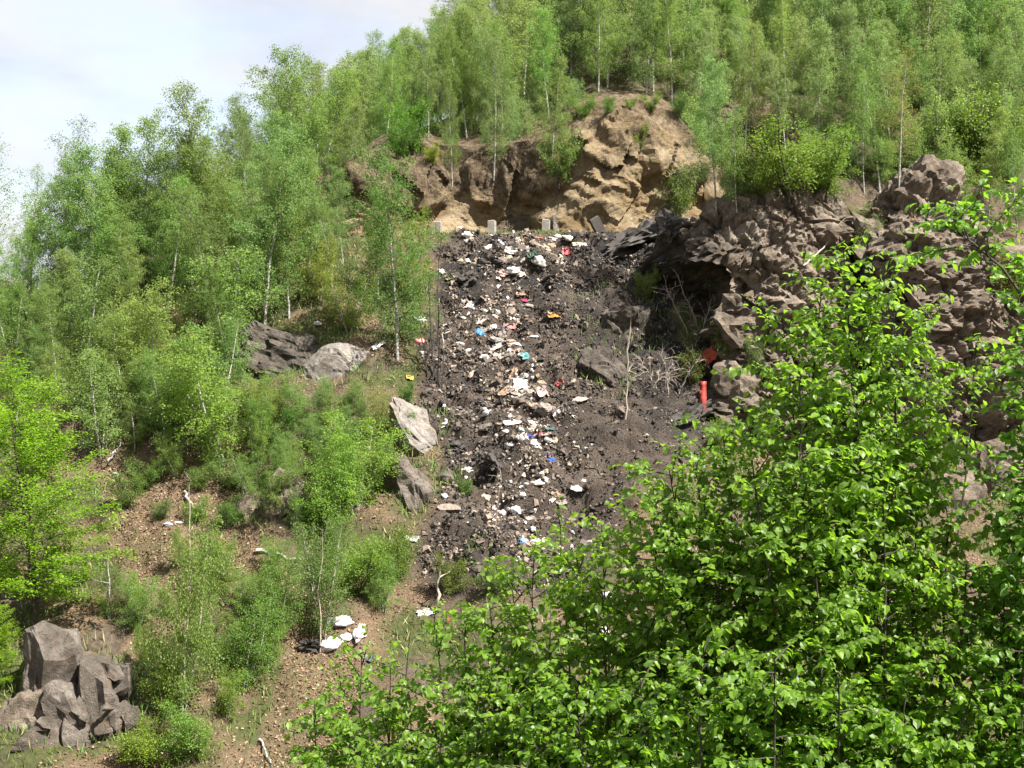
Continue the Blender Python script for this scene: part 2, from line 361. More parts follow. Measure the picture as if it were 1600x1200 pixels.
burnt = np.zeros_like(dump)
for (bx, by, brx, bry, st) in [(770, 415, 65, 20, 1), (850, 442, 65, 16, 1), (720, 440, 40, 32, .9), (990, 385, 90, 34, 1), (1045, 430, 60, 90, .95), (800, 480, 90, 18, .4), (720, 580, 40, 30, .4), (760, 630, 40, 16, .5), (760, 710, 40, 30, .6), (1070, 655, 60, 30, .7), (740, 865, 16, 40, .6), (940, 520, 60, 80, .5), (1040, 560, 70, 70, .8)]:  # burnt ground; the patches in the gully also carry painted shade
    r = ((PX - bx) / brx) ** 2 + ((PY - by) / bry) ** 2
    burnt = np.maximum(burnt, st * sstep(1.5, .3, r + fbm(G / .5, 77, 3) * .7))
burnt *= sstep(.1, .5, dump)
HM = np.stack([dump, green, litter, burnt], -1)
hill = obj('hillside', mk_mesh('hillside', G.reshape(-1, 3), grid_faces(len(xs), len(svals)), M['hillside_ground'], True, colr=HM.reshape(-1, 4)))
tag(hill, kind='structure')
HF = grid_faces(len(xs), len(svals))
bvhs = [BVHTree.FromPolygons([tuple(v) for v in G.reshape(-1, 3).tolist()], HF.tolist())]
def hit(px, py, only=None):
    d = ray(px, py).normalized(); best = None
    for b in (bvhs if only is None else bvhs[:only]):
        r = b.ray_cast(Vector((0, 0, 0)), d)
        if r[0] is not None and (best is None or r[3] < best[2]): best = (r[0], r[1] if r[1].dot(d) < 0 else -r[1], r[3])
    return best
def drop(x, y, z0=80):
    best = None
    for b in bvhs:
        r = b.ray_cast(Vector((x, y, z0)), Vector((0, 0, -1)))
        if r[0] is not None and (best is None or r[0].z > best.z): best = r[0]
    return best
print('hillside', len(xs) * len(svals))

# ------------------------------------------------------------------ blocky displacement for rock
def blocky(P, s, scales, rot=R(38), flat=1.9, crack=.8, warp=.12):
    c, sn = math.cos(rot), math.sin(rot)
    Q = np.stack([P[..., 0] * c - P[..., 2] * sn, P[..., 1], (P[..., 0] * sn + P[..., 2] * c) * flat], -1)
    Q = Q + np.stack([fbm(P / 1.5, s + 5, 2), fbm(P / 1.5, s + 6, 2), fbm(P / 1.5, s + 7, 2)], -1) * warp
    D = 0
    for k, (size, a) in enumerate(scales):
        f1, f2, rn, off = cells(Q / size, s + 100 * k)
        D = D + a * (rn[..., 0] - .5) * 1.6 + a * .9 * ((rn[..., 1:4] - .5) * off).sum(-1) * 2 - a * crack * sstep(.10, .0, f2 - f1)
    return D

def facets(P, s, scales, rot=R(40), flat=1.6, tilt=.8):
    """planar fracture facets: the upper envelope of tilted wedge planes, one per Voronoi seed - continuous, with crisp creases"""
    c, sn = math.cos(rot), math.sin(rot)
    Q0 = np.stack([P[..., 0] * c - P[..., 2] * sn, P[..., 1] * .6, (P[..., 0] * sn + P[..., 2] * c) * flat], -1); D = 0
    for k, (size, a) in enumerate(scales):
        Q = Q0 / size; I = np.floor(Q).astype(np.int64); best = np.full(Q.shape[:-1], -9.); sd = s + 100 * k
        for i in (-1, 0, 1):
            for j in (-1, 0, 1):
                for l in (-1, 0, 1):
                    J = I + np.array([i, j, l]); h = [hr(J[..., 0], J[..., 1], J[..., 2], sd + t) for t in range(1, 8)]
                    d = Q - (J + np.stack(h[:3], -1))
                    v = (h[3] - .5) * 1.1 + ((h[4] - .5) * d[..., 0] + (h[5] - .5) * d[..., 1] + (h[6] - .5) * d[..., 2]) * 2 * tilt - 1.15 * np.abs(d).max(-1)
                    best = np.maximum(best, v)
        D = D + a * (best + .25)
    return D

# ------------------------------------------------------------------ the ochre bank behind the road
NBX, NBV = 330, 130
bx = np.linspace(-13.5, 9.6, NBX)
bpx = np.array([340, 480, 545, 580, 620, 700, 800, 870, 900, 960, 1010, 1065, 1098, 1115, 1130])
btop = np.array([330, 300, 268, 242, 232, 238, 228, 205, 178, 168, 166, 176, 210, 300, 350])
zf = 9.0
v = np.linspace(0, 1.45, NBV)
pxx = 800 + FPX * bx / 57.5
tp = np.interp(pxx, bpx, btop)
ztop = np.array([at(800, t, 58.5).z for t in tp]); ztop = np.maximum(ztop, zf + .3)
V_, X_ = np.meshgrid(v, bx, indexing='ij'); V_, X_ = V_.T, X_.T
ZT = ztop[:, None]
face = np.clip(V_, 0, 1); cap = np.clip(V_ - 1, 0, .45) / .45
Z = zf - .5 + (ZT - zf + .5) * face + cap * 1.6
Y = 56.3 + face ** 1.3 * 2.1 + cap * 4.2 + .9 * np.cos(X_ * .55 + .6) * (1 - face * .4) + 1.15 * np.sin(np.clip(face / .62, 0, 1) * math.pi) * (.55 + .45 * np.sin(X_ * 1.15 + 1)) - .5 * np.exp(-((face - .75) / .14) ** 2)
BG = np.stack([X_, Y, Z], -1)
n = grid_normals(BG, 30); n *= -np.sign(n[..., 1:2] + 1e-6)
DD = fbm(BG / 2.6, 5, 2) * .75 + facets(BG, 300, [(2.6, .75), (1.0, .3), (.4, .12), (.17, .05)], R(25), 1.1) + fbm(BG / .5, 19, 3) * .07 * (.4 + face)
DD += .55 * np.maximum(0, fbm(BG / 1.6, 88, 2)) * (1 - cap)
DD *= (sstep(0, .08, face) * .8 + .2) * (1 - .65 * sstep(.8, 1., face))
BG = BG + n * DD[..., None]
bm_ = np.zeros(BG.shape[:2] + (4,)); bpxv, bpyv = proj(BG)
brown = sstep(.6, 1.0, face + fbm(BG / 1.3, 63, 3) * .5) * .7
brown = np.maximum(brown, sstep(890, 840, bpxv + fbm(BG / 1, 5, 2) * 40) * sstep(330, 290, bpyv + fbm(BG / .8, 15, 2) * 30) * .95)
brown = np.maximum(brown, cap * .9); brown = np.maximum(brown, sstep(.72, .95, face + fbm(BG / .7, 163, 3) * .25) * .85); bm_[..., 0] = brown; bm_[..., 3] = 1
tag(obj('earth_bank', mk_mesh('earth_bank', BG.reshape(-1, 3), grid_faces(NBX, NBV), M['ochre_earth'], False, colr=bm_.reshape(-1, 4))), kind='structure')
bvhs.append(BVHTree.FromPolygons(BG.reshape(-1, 3).tolist(), grid_faces(NBX, NBV).tolist()))

# ------------------------------------------------------------------ the rock cliff
NCX, NCV = 270, 300
cx = np.linspace(4.6, 23.5, NCX)
cpx = 800 + FPX * cx / 46.3
ctp = np.interp(cpx, [990, 1035, 1065, 1095, 1150, 1250, 1298, 1325, 1365, 1388, 1410, 1440, 1475, 1510, 1550, 1580, 1620, 1680, 1800], [470, 400, 360, 328, 318, 312, 316, 338, 335, 306, 291, 284, 300, 330, 362, 420, 490, 560, 640])
ctop = np.array([at(800, t, 46.8).z for t in ctp])
v = np.linspace(0, 1.35, NCV); V_, X_ = np.meshgrid(v, cx, indexing='ij'); V_, X_ = V_.T, X_.T
face = np.clip(V_, 0, 1); cap = np.clip(V_ - 1, 0, .35) / .35
ZT = ctop[:, None]; Zb = -8.
Z = Zb + (ZT - Zb) * face + .5 * np.sin(cap * math.pi) * .5 - cap * .9
CP = cpx[:, None]
Y = 46.6 - .17 * (ZT - Z) * (1 - cap) + cap * 6.5 + 4.6 * sstep(1125, 1000, CP) + 1.8 * np.exp(-((CP - 1338) / 30.) ** 2) * sstep(-2, 6, Z) + 2.5 * sstep(1560, 1680, CP)
Y = Y + 2.4 * np.exp(-((CP - 1085) / 38.) ** 2 - ((Z - 3.2) / 2.4) ** 2) - .9 * np.exp(-((CP - 1100) / 55.) ** 2 - ((Z - 7.2) / 1.6) ** 2)
Y = Y - .8 * np.exp(-((CP - 1200) / 60.) ** 2 - ((Z - 5) / 3.) ** 2) - 1.0 * np.exp(-((CP - 1430) / 50.) ** 2 - ((Z - 7) / 3.5) ** 2)
CG = np.stack([X_ + 0 * Z, Y, Z], -1)
n = grid_normals(CG, 40); n *= -np.sign(n[..., 1:2] - n[..., 2:3] * 0 + 1e-6); n = np.where((n[..., 2:3] < -.1), -n, n)
big = sstep(1380, 1330, CP)
DD = fbm(CG / 3.5, 7, 3) * .8 + facets(CG, 500, [(3.4, 1.35), (1.4, .72), (.55, .32), (.2, .11)], R(42), 1.5, .65) + blocky(CG, 640, [(1.5, .15), (.6, .08), (.24, .035)], R(48), 1.5, 1.6, .06) + fbm(CG / .3, 29, 3) * .05
DD *= (1 - .7 * sstep(0, .3, cap))
CG = CG + n * DD[..., None]
_cx, _cy = proj(CG)
soot_shade = .85 * sstep(1150, 1080, _cx + fbm(CG / .9, 211, 3) * 50) * sstep(330, 420, _cy + fbm(CG / .8, 213, 3) * 40)  # paints the gully's shade, with soot, onto the cliff's left side
cliff = tag(bpy.data.objects.new('rock_cliff', None), 'tall fractured grey-brown rock cliff rising beside the rubbish slope', 'cliff'); COL.objects.link(cliff); cliff.location = (12, 46, -2)
def child(name, me, parent, **k):
    o = obj(name, me, parent, **k); o.matrix_parent_inverse = Matrix.Translation(-Vector(parent.location)); return o
child('rock_face', mk_mesh('rock_face', CG.reshape(-1, 3), grid_faces(NCX, NCV), M['sooty_shaded_rock'], False, rnd=soot_shade.ravel()), cliff)
bvhs.append(BVHTree.FromPolygons(CG.reshape(-1, 3).tolist(), grid_faces(NCX, NCV).tolist()))
print('cliff, bank')

# ------------------------------------------------------------------ crisp fractured blocks
import bmesh
def block_mesh(name, seed, dims, rot, centre, material, npts=16, rough=1.0):
    rs = np.random.RandomState(seed)
    P = rs.normal(size=(npts, 3)); P /= np.linalg.norm(P, axis=1, keepdims=True); P = np.sign(P) * np.abs(P) ** .72 * rs.uniform(.8, 1.12, (npts, 1)); P = P * np.array(dims)
    bm = bmesh.new(); vs = [bm.verts.new(tuple(p)) for p in P]
    o = bmesh.ops.convex_hull(bm, input=vs); bmesh.ops.delete(bm, geom=[v for v in bm.verts if not v.link_faces], context='VERTS')
    bmesh.ops.dissolve_limit(bm, angle_limit=R(9), verts=bm.verts, edges=bm.edges)
    bmesh.ops.triangulate(bm, faces=bm.faces)
    for _ in range(2 if max(dims) > .5 else 1): bmesh.ops.subdivide_edges(bm, edges=bm.edges, cuts=1, use_grid_fill=True)
    Q = np.array([v.co[:] for v in bm.verts]); sc = float(np.mean(dims)); nn_ = Q / (np.linalg.norm(Q, axis=1, keepdims=True) + 1e-9)
    Q = Q + nn_ * ((fbm(Q / sc * 1.7 + seed, seed, 3) * .17 + blocky(Q / sc + seed, seed, [(.7, .095)], R(20), 1.6)) * sc * rough)[:, None]
    for v, q in zip(bm.verts, Q): v.co = q
    bmesh.ops.transform(bm, matrix=Matrix.Translation(centre) @ rot.to_4x4(), verts=bm.verts)
    me = bpy.data.meshes.new(name); bm.to_mesh(me); bm.free(); me.materials.append(material); return me
from mathutils import Euler
def strata_rot(rs, dip, j=9):
    return Euler((R(rs.normal() * j), R(dip + rs.normal() * j), R(rs.normal() * j * 1.6))).to_matrix()

# ------------------------------------------------------------------ boulders
def ico(sub):
    import bmesh
    b = bmesh.new(); bmesh.ops.create_icosphere(b, subdivisions=sub, radius=1)
    V = np.array([v.co[:] for v in b.verts]); F = np.array([[v.index for v in f.verts] for f in b.faces]); b.free(); return V, F
ICO = {k: ico(k) for k in (2, 3, 4, 5)}
def boulder_verts(seed, sub=4, cuts=9, dims=(1, 1, 1), rough=.06, dmin=.45, dmax=.85, box=1.0):
    rs = np.random.RandomState(seed); V, F = ICO[sub]; V = V.copy()
    if box < 1:
        V = np.sign(V) * np.abs(V) ** box; V = V / (np.abs(V).max() * 1.12)
    for _ in range(cuts):
        n = rs.normal(size=3); n /= np.linalg.norm(n); d = rs.uniform(dmin, dmax)
        e = np.maximum(0, V @ n - d); V = V - e[:, None] * n
    nn = V / (np.linalg.norm(V, axis=1, keepdims=True) + 1e-9)
    V = V + nn * (fbm(V * 1.6 + seed * 3.1, seed, 4) * rough * 2 + blocky(V * 1.0 + seed, seed, [(.55, rough)], R(30), 1.5))[:, None]
    return V * np.array(dims), F
ROCKS = []
def boulder(px, py, wpx, hpx, seed, material, name, label, cat, rot=0, deep=.8, sink=.25, sub=4, cuts=9, rough=.06, group=None, tilt=None, dy=0, parent=None, box=1.0, dmin=.45):
    h = hit(px, py); c = h[0]; s = c.y / FPX
    dims = np.array([wpx * s / 2, (wpx + hpx) * s / 4 * deep, hpx * s / 2]) / .78
    V, F = boulder_verts(seed, sub, cuts, (1, 1, 1), rough, dmin, .95 if box < 1 else .85, box)
    V = V * dims
    if rot:
        a = R(rot); V = np.stack([V[:, 0] * math.cos(a) - V[:, 2] * math.sin(a), V[:, 1], V[:, 0] * math.sin(a) + V[:, 2] * math.cos(a)], 1)
    loc = Vector(c) + Vector((0, dims[1] * sink + dy, 0))
    if parent is None: ROCKS.append((loc.x, loc.y, dims[0], dims[1]))
    if parent is not None:
        return child(name, mk_mesh(name, V, F, M[material], False), parent, loc=loc)
    o = obj(name, mk_mesh(name, V, F, M[material], False), loc=loc)
    return tag(o, label, cat, group)
boulder(650, 678, 84, 128, 12, 'grey_rock', 'boulder', 'big pale grey slab-sided boulder beside the rubbish slope', 'boulder', rot=22, deep=.9, sub=5, cuts=12, sink=.1)
boulder(640, 778, 66, 110, 15, 'outcrop_rock', 'boulder', 'tall pale ribbed rock directly below the big grey boulder', 'boulder', rot=16, sub=5, sink=.5, box=.6, dmin=.62, rough=.08)
boulder(448, 785, 74, 112, 18, 'cliff_rock', 'boulder', 'rounded brown cracked boulder among shrubs below the leaning birch', 'boulder', rot=14, sub=5, sink=.3)
boulder(395, 805, 50, 70, 19, 'cliff_rock', 'boulder', 'small dark jagged rock touching the rounded brown boulder', 'boulder', rot=-10, sink=.35)
boulder(535, 588, 105, 84, 23, 'grey_rock', 'boulder', 'smooth flat grey rock slab under the leaning birch roots', 'boulder', rot=-6, sub=5, sink=.6, rough=.03)
boulder(440, 562, 150, 84, 25, 'debris_rock', 'boulder', 'dark overhanging rock ledge under the white birch trunk', 'boulder', rot=-18, sub=5, sink=.35, rough=.1, box=.7, dmin=.6)  # darker rock colour stands in for the overhang's shade
boulder(390, 550, 44, 44, 26, 'cliff_rock', 'boulder', 'small mossy brown rock left of the dark ledge', 'boulder', sink=.5)
boulder(40, 1140, 80, 90, 35, 'cliff_rock', 'rock_outcrop', 'dark brown rock at the foot of the pale split outcrop', 'rock', sub=4, sink=.4, rough=.1)
boulder(175, 1150, 60, 60, 36, 'cliff_rock', 'rock_outcrop', 'small dark rock below the greyer outcrop', 'rock', sub=4, sink=.4, rough=.1)
boulder(945, 590, 60, 90, 241, 'debris_rock', 'boulder', 'dark sooty boulder at the right side of the rubbish slope', 'boulder', rot=32, sub=5, sink=.2, box=.6, dmin=.6, rough=.08)
boulder(975, 520, 110, 90, 43, 'debris_rock', 'boulder', 'broad dark rock hump just above the sooty boulder', 'boulder', rot=20, sub=5, sink=.5, rough=.1, box=.7, dmin=.55)
boulder(1155, 610, 62, 74, 45, 'cliff_rock', 'boulder', 'fluted pale-edged rock right of the red plastic strip', 'boulder', rot=25, sub=4, sink=.3, rough=.12)
boulder(700, 752, 34, 26, 47, 'outcrop_rock', 'stone', 'rounded tan stone at the foot of the big grey boulder', 'stone', sub=3)
boulder(750, 893, 36, 20, 48, 'outcrop_rock', 'stone', 'flat tan stone low on the dump beside a dark streak', 'stone', sub=3)
boulder(1560, 760, 90, 120, 149, 'cliff_rock', 'boulder', 'big brown rock at the right foot of the cliff', 'boulder', sub=5, sink=.4, box=.6, dmin=.6, rough=.09)
boulder(1500, 780, 70, 80, 151, 'cliff_rock', 'boulder', 'smaller brown rock left of the big one at the cliff foot', 'boulder', sub=4, sink=.4, box=.6, dmin=.6, rough=.09)
boulder(1325, 640, 40, 60, 49, 'cliff_rock', 'boulder', 'dark rock half hidden behind the foreground leaves under the cliff', 'boulder', sub=4, sink=.4)
boulder(15, 452, 80, 30, 50, 'grey_rock', 'boulder', 'low pale rock on the ridge at the edge of the view', 'boulder', sub=4, sink=.4)
boulder(1530, 40, 40, 52, 51, 'outcrop_rock', 'boulder', 'pale rock peeking through the wood near the top corner', 'boulder', sub=4, sink=.2)
boulder(870, 353, 20, 30, 52, 'outcrop_rock', 'stone', 'pointed tan stone beside the third concrete post', 'stone', sub=3)
# separate blocks on the cliff
rs = np.random.RandomState(5)
CLP = [(1075, 350), (1110, 325), (1300, 315), (1330, 350), (1380, 310), (1440, 290), (1500, 330), (1560, 380), (1590, 480), (1610, 800), (1480, 800), (1300, 680), (1130, 650), (1110, 560), (1120, 470), (1085, 430)]
rs = np.random.RandomState(5); got = 0; ci = len(bvhs) - 1
while got < 170:
    px, py = rs.uniform(1070, 1615), rs.uniform(290, 800)
    if not in_poly(np.array(px), np.array(py), CLP): continue
    h = bvhs[ci].ray_cast(Vector((0, 0, 0)), ray(px, py).normalized())
    if h[0] is None: continue
    big = got < 34
    sz = rs.uniform(.7, 1.15) if big else (rs.uniform(.3, .6) if got < 95 else rs.uniform(.13, .28))
    dip = (38 if px > 1330 else 52) + rs.normal() * 6
    dims = np.array([1.45, .8, .62]) * sz * rs.uniform(.75, 1.3, 3)
    c = h[0] + Vector((0, dims[1] * (.86 if big else .68), -.05))
    child('rock_block', block_mesh('rock_block', 900 + got, dims, strata_rot(rs, dip, 9), c, M['cliff_rock'], rs.randint(10, 17)), cliff); got += 1
# the craggy outcrop in the lower corner
def crag(name, label, cat, blocks, seed, material, dip=70):
    rs = np.random.RandomState(seed); c0 = hit(blocks[0][0], blocks[0][1])[0]
    root = bpy.data.objects.new(name, None); COL.objects.link(root); root.location = c0; tag(root, label, cat); s = c0.y / FPX
    for i, (px, py, w, h_, dy) in enumerate(blocks):
        hq = hit(px, py, 1)[0]; c = at(px, py, (hq.y * .7 + c0.y * .3) + dy * .5 - .25); dims = np.array([h_ * s * .6, (w + h_) * s * .33, w * s * .6]) if dip > 45 else np.array([w * s * .5, (w + h_) * s * .28, h_ * s * .5])
        child('rock_block', block_mesh('rock_block', seed * 50 + i, dims, strata_rot(rs, dip, 8), c, M[material], 14, .8), root)
        for q in range(4):
            k = rs.uniform(.16, .34); c2 = at(px + rs.uniform(-.42, .42) * w, py + rs.uniform(-.42, .42) * h_, c.y - dims[1] * rs.uniform(.35, .6))
            child('rock_block', block_mesh('rock_block', seed * 90 + i * 7 + q, dims * k * rs.uniform(.7, 1.3, 3), strata_rot(rs, dip, 12), c2, M[material], 12, 1.0), root)
    ROCKS.append((c0.x, c0.y, 2.0, 1.2)); return root
crag('rock_outcrop', 'tall pale craggy rock outcrop in the lower corner below the yellow-green beech', 'rock', [(90, 1075, 88, 176, 0), (66, 1105, 56, 110, -.2), (112, 1120, 70, 100, -.3), (78, 1020, 44, 70, .2), (60, 1150, 80, 60, -.4)], 31, 'outcrop_rock', 82)
crag('rock_outcrop', 'greyer cracked half of the craggy outcrop, on its right', 'rock', [(165, 1095, 80, 136, .1), (148, 1060, 50, 70, .2), (186, 1130, 56, 80, 0), (150, 1140, 70, 70, -.2)], 37, 'outcrop_rock', 74)
print('boulders')

# ------------------------------------------------------------------ trees
def unit(v): return v / (np.linalg.norm(v, axis=-1, keepdims=True) + 1e-9)
def leaf_mesh(name, P, Dr, Nr, Ln, Wd, rnd, material, detailed=False, droop=.25):
    """P base points, Dr pointing direction, Nr blade normal: one leaf each"""
    Dr = unit(Dr); S = unit(np.cross(Dr, Nr)); Nn = unit(np.cross(S, Dr)); n = len(P)
    Ln = Ln[:, None]; Wd = Wd[:, None]
    if not detailed:
        V = np.stack([P, P + Dr * Ln * .42 + S * Wd * .5 + Nn * Wd * .12, P + Dr * Ln, P + Dr * Ln * .42 - S * Wd * .5 + Nn * Wd * .12], 1)
        F = np.arange(n * 4).reshape(n, 4); k = 4
        F = np.concatenate([F[:, [0, 1, 2]], F[:, [0, 2, 3]]])
    else:
        dn = -Nn * Ln * droop
        m = P + Dr * Ln * .5 + dn * .1
        V = np.stack([P, P + Dr * Ln * .22 + S * Wd * .42 + Nn * Wd * .14, P + Dr * Ln * .62 + S * Wd * .46 + Nn * Wd * .10 + dn * .3, P + Dr * Ln * .97 + dn,
                      P + Dr * Ln * .62 - S * Wd * .46 + Nn * Wd * .10 + dn * .3, P + Dr * Ln * .22 - S * Wd * .42 + Nn * Wd * .14, m], 1); k = 7
        b = np.arange(n)[:, None] * 7
        F = np.concatenate([b + np.array([t]) for t in ([0, 1, 6], [1, 2, 6], [2, 3, 6], [3, 4, 6], [4, 5, 6], [5, 0, 6])])
    return mk_mesh(name, V.reshape(-1, 3), F, material, False, rnd=np.repeat(rnd, k))
def curve_pts(p0, d0, L, n, grav, wob, rs):
    P = [np.array(p0, float)]; d = np.array(d0, float); st = L / (n - 1)
    for i in range(n - 1):
        d = d + np.array([0, 0, grav]) * st + rs.normal(size=3) * wob; d = d / np.linalg.norm(d); P.append(P[-1] + d * st)
    return np.array(P)
def sample(P, t):
    x = t * (len(P) - 1); i = np.clip(x.astype(int), 0, len(P) - 2); w = (x - i)[:, None]
    return P[i] * (1 - w) + P[i + 1] * w, unit(P[i + 1] - P[i])
def birch(seed, H=8., spread=1.7, nb=44, first=.16, r0=.058, leaf=.066, ntw=12, nl=46, elev=(30, 60), hang=1.3, stems=1, twig=.85, flat=False, bark='birch_bark', lm='birch_leaf', shape=.7, lean=.18):
    rs = np.random.RandomState(seed); tb = MB(); tb0 = MB(); LP, LD, LN = [], [], []
    for s in range(stems):
        a0 = rs.uniform(0, 6.28); off = np.array([math.cos(a0), math.sin(a0), 0]) * (.12 if stems > 1 else 0) * H / 4
        Hs = H * (1 if s == 0 else rs.uniform(.6, .95))
        d0 = np.array([math.cos(a0) * lean * (1.2 if stems > 1 else .35), math.sin(a0) * lean * (1.2 if stems > 1 else .35), 1]); d0 /= np.linalg.norm(d0)
        T = curve_pts(off * .4, d0, Hs, 14, .12 * (stems > 1), .045, rs); T[:, 2] *= Hs / T[-1, 2]
        tt = np.linspace(0, 1, 14); T0 = T.copy(); T0[0, 2] -= .4
        tb0.tube(T0, r0 * (1 - tt) ** .8 * (Hs / H) + .008, 6)
        az = rs.uniform(0, 6.28); n_b = int(nb / stems * (1.25 if stems > 1 else 1))
        for b in range(n_b):
            t = first + (1 - first) * ((b + rs.uniform(0, .9)) / n_b); t = min(t, .985)
            p, _ = sample(T, np.array([t])); p = p[0]; az += 2.4 + rs.normal() * .4
            u = (t - first) / (1 - first)
            env = (min(1, .45 + u * 2.2) * (1 - u) ** (.62 * shape) + .07) * rs.uniform(.65, 1.2)
            L = spread * env * 1.25
            el = R(rs.uniform(*elev)) + u * .35
            d = np.array([math.cos(az) * math.cos(el), math.sin(az) * math.cos(el), math.sin(el)])
            B = curve_pts(p, d, L, 7, -.25 * hang / max(L, .6), .09, rs)
            tb.tube(B, np.linspace(max(.006, r0 * .32 * (1 - t * .7)), .004, 7), 3)
            k_tw = max(3, int(ntw * (.4 + L / spread)))
            for w in range(k_tw):
                tw = .2 + .8 * (w + rs.uniform()) / k_tw
                q, dq = sample(B, np.array([min(tw, .999)])); q, dq = q[0], dq[0]
                side = rs.normal(size=3); side[2] *= .35 if not flat else .12
                d2 = dq * .7 + side * .7
                if flat: d2[2] *= .35
                TL = twig * rs.uniform(.5, 1.15) * (.55 + .45 * (1 - u))
                W = curve_pts(q, d2 / np.linalg.norm(d2), TL, 6, -(2.6 * hang if not flat else .25), .12, rs)
                n = max(4, int(nl * TL / twig * rs.uniform(.7, 1.2)))
                lp, ld = sample(W, rs.uniform(.05, 1, n))
                r3 = rs.normal(size=(n, 3))
                if flat:
                    LP.append(lp + r3 * .03); LD.append(ld * .5 + r3 * np.array([.8, .8, .15])); LN.append(np.array([0, 0, 1.]) + rs.normal(size=(n, 3)) * .3)
                else:
                    LP.append(lp + r3 * .055); LD.append(np.array([0, 0, -.4]) + r3 * .75 + ld * .3); LN.append(rs.normal(size=(n, 3)) + np.array([0, 0, .9]))
    LP, LD, LN = map(np.concatenate, (LP, LD, LN)); n = len(LP)
    s = leaf * rs.uniform(.7, 1.25, n)
    V0, V1 = np.concatenate(tb0.V), np.concatenate(tb.V); Fq = [np.concatenate(tb0.F[4]), np.concatenate(tb.F[4]) + len(V0), np.concatenate(tb0.F[3]), np.concatenate(tb.F[3]) + len(V0)]
    tm = mk_mesh('trunk', np.concatenate([V0, V1]), Fq, [M[bark], M['twig_bark']], True, mi=np.repeat([0, 1, 0, 1], [len(f) for f in Fq]))
    return tm, leaf_mesh('crown', LP, LD, LN, s, s * .78, rs.uniform(0, 1, n), M[lm]), H, n
rs = np.random.RandomState(1)
BIRCH = [birch(100 + i, 8, [2.0, 1.8, 2.2, 1.9, 1.7, 2.3, 2.0, 1.8][i], [48, 44, 50, 46, 40, 50, 44, 42][i], [.14, .22, .1, .18, .28, .14, .08, .24][i]) for i in range(8)]
SPARSE = [birch(140 + i, 8, 1.6, 38, .25, nl=24, ntw=8, leaf=.065) for i in range(2)]
SAPL = [birch(160 + i, 4, 1.3, 44, .06, .03, .066, 9, 30, stems=2 + i % 2, twig=.6, lean=.3) for i in range(4)]
BUSH = [birch(180 + i, 2, .95, 46, .03, .02, .06, 7, 24, (25, 70), 1.0, 4 + i % 2, .45, lm='bush_leaf', bark='dark_bark', lean=.5) for i in range(4)]
BEECH = [birch(200 + i, 6, 2.2, 95, .1, .05, .08, 19, 24, (5, 40), .5, 1 if i else 2, .7, True, 'dark_bark', 'beech_leaf', .8) for i in range(2)]
print('leaves', [b[3] for b in BIRCH + SPARSE + SAPL + BUSH + BEECH])
trs = random.Random(9)
def tree(kind, name, loc, Hm, label, cat, group=None, wide=1.0, tint=None, tilt=(0, 0), var=None):
    V = kind[trs.randrange(len(kind)) if var is None else var]
    root = bpy.data.objects.new(name, None); COL.objects.link(root); root.location = loc
    root.rotation_euler = (tilt[0] + trs.gauss(0, .03), tilt[1] + trs.gauss(0, .03), trs.uniform(0, 6.28) if tilt == (0, 0) else 0)
    s = Hm / V[2]; root.scale = (s * wide, s * wide, s)
    g = trs.uniform(.82, 1.18); w = trs.uniform(.9, 1.14)
    t = tint or (1, 1, 1)
    o = obj('trunk', V[0], root); c = obj('crown', V[1], root, color=(g * w * t[0], g * t[1], g * t[2] * trs.uniform(.8, 1.15)))
    tag(root, label, cat, group); return root
MISSED = []
def tree_px(kind, name, px, py, tpy, label, cat='birch', group=None, wide=1.0, tint=None, tilt=(0, 0), only=None, var=None):
    h = hit(px, py, only)
    if h is None:
        MISSED.append((kind, name, px, py, tpy, label, cat, group, wide, tint)); return
    H = (py - tpy) / FPX * h[0].y
    return tree(kind, name, h[0], H, label, cat, group, wide, tint, tilt, var)
PALE = (1.05, 1.0, 1.25); YEL = (1.22, 1.05, .7); DEEP = (.78, .88, .75); BLUE = (.95, 1, 1.5)
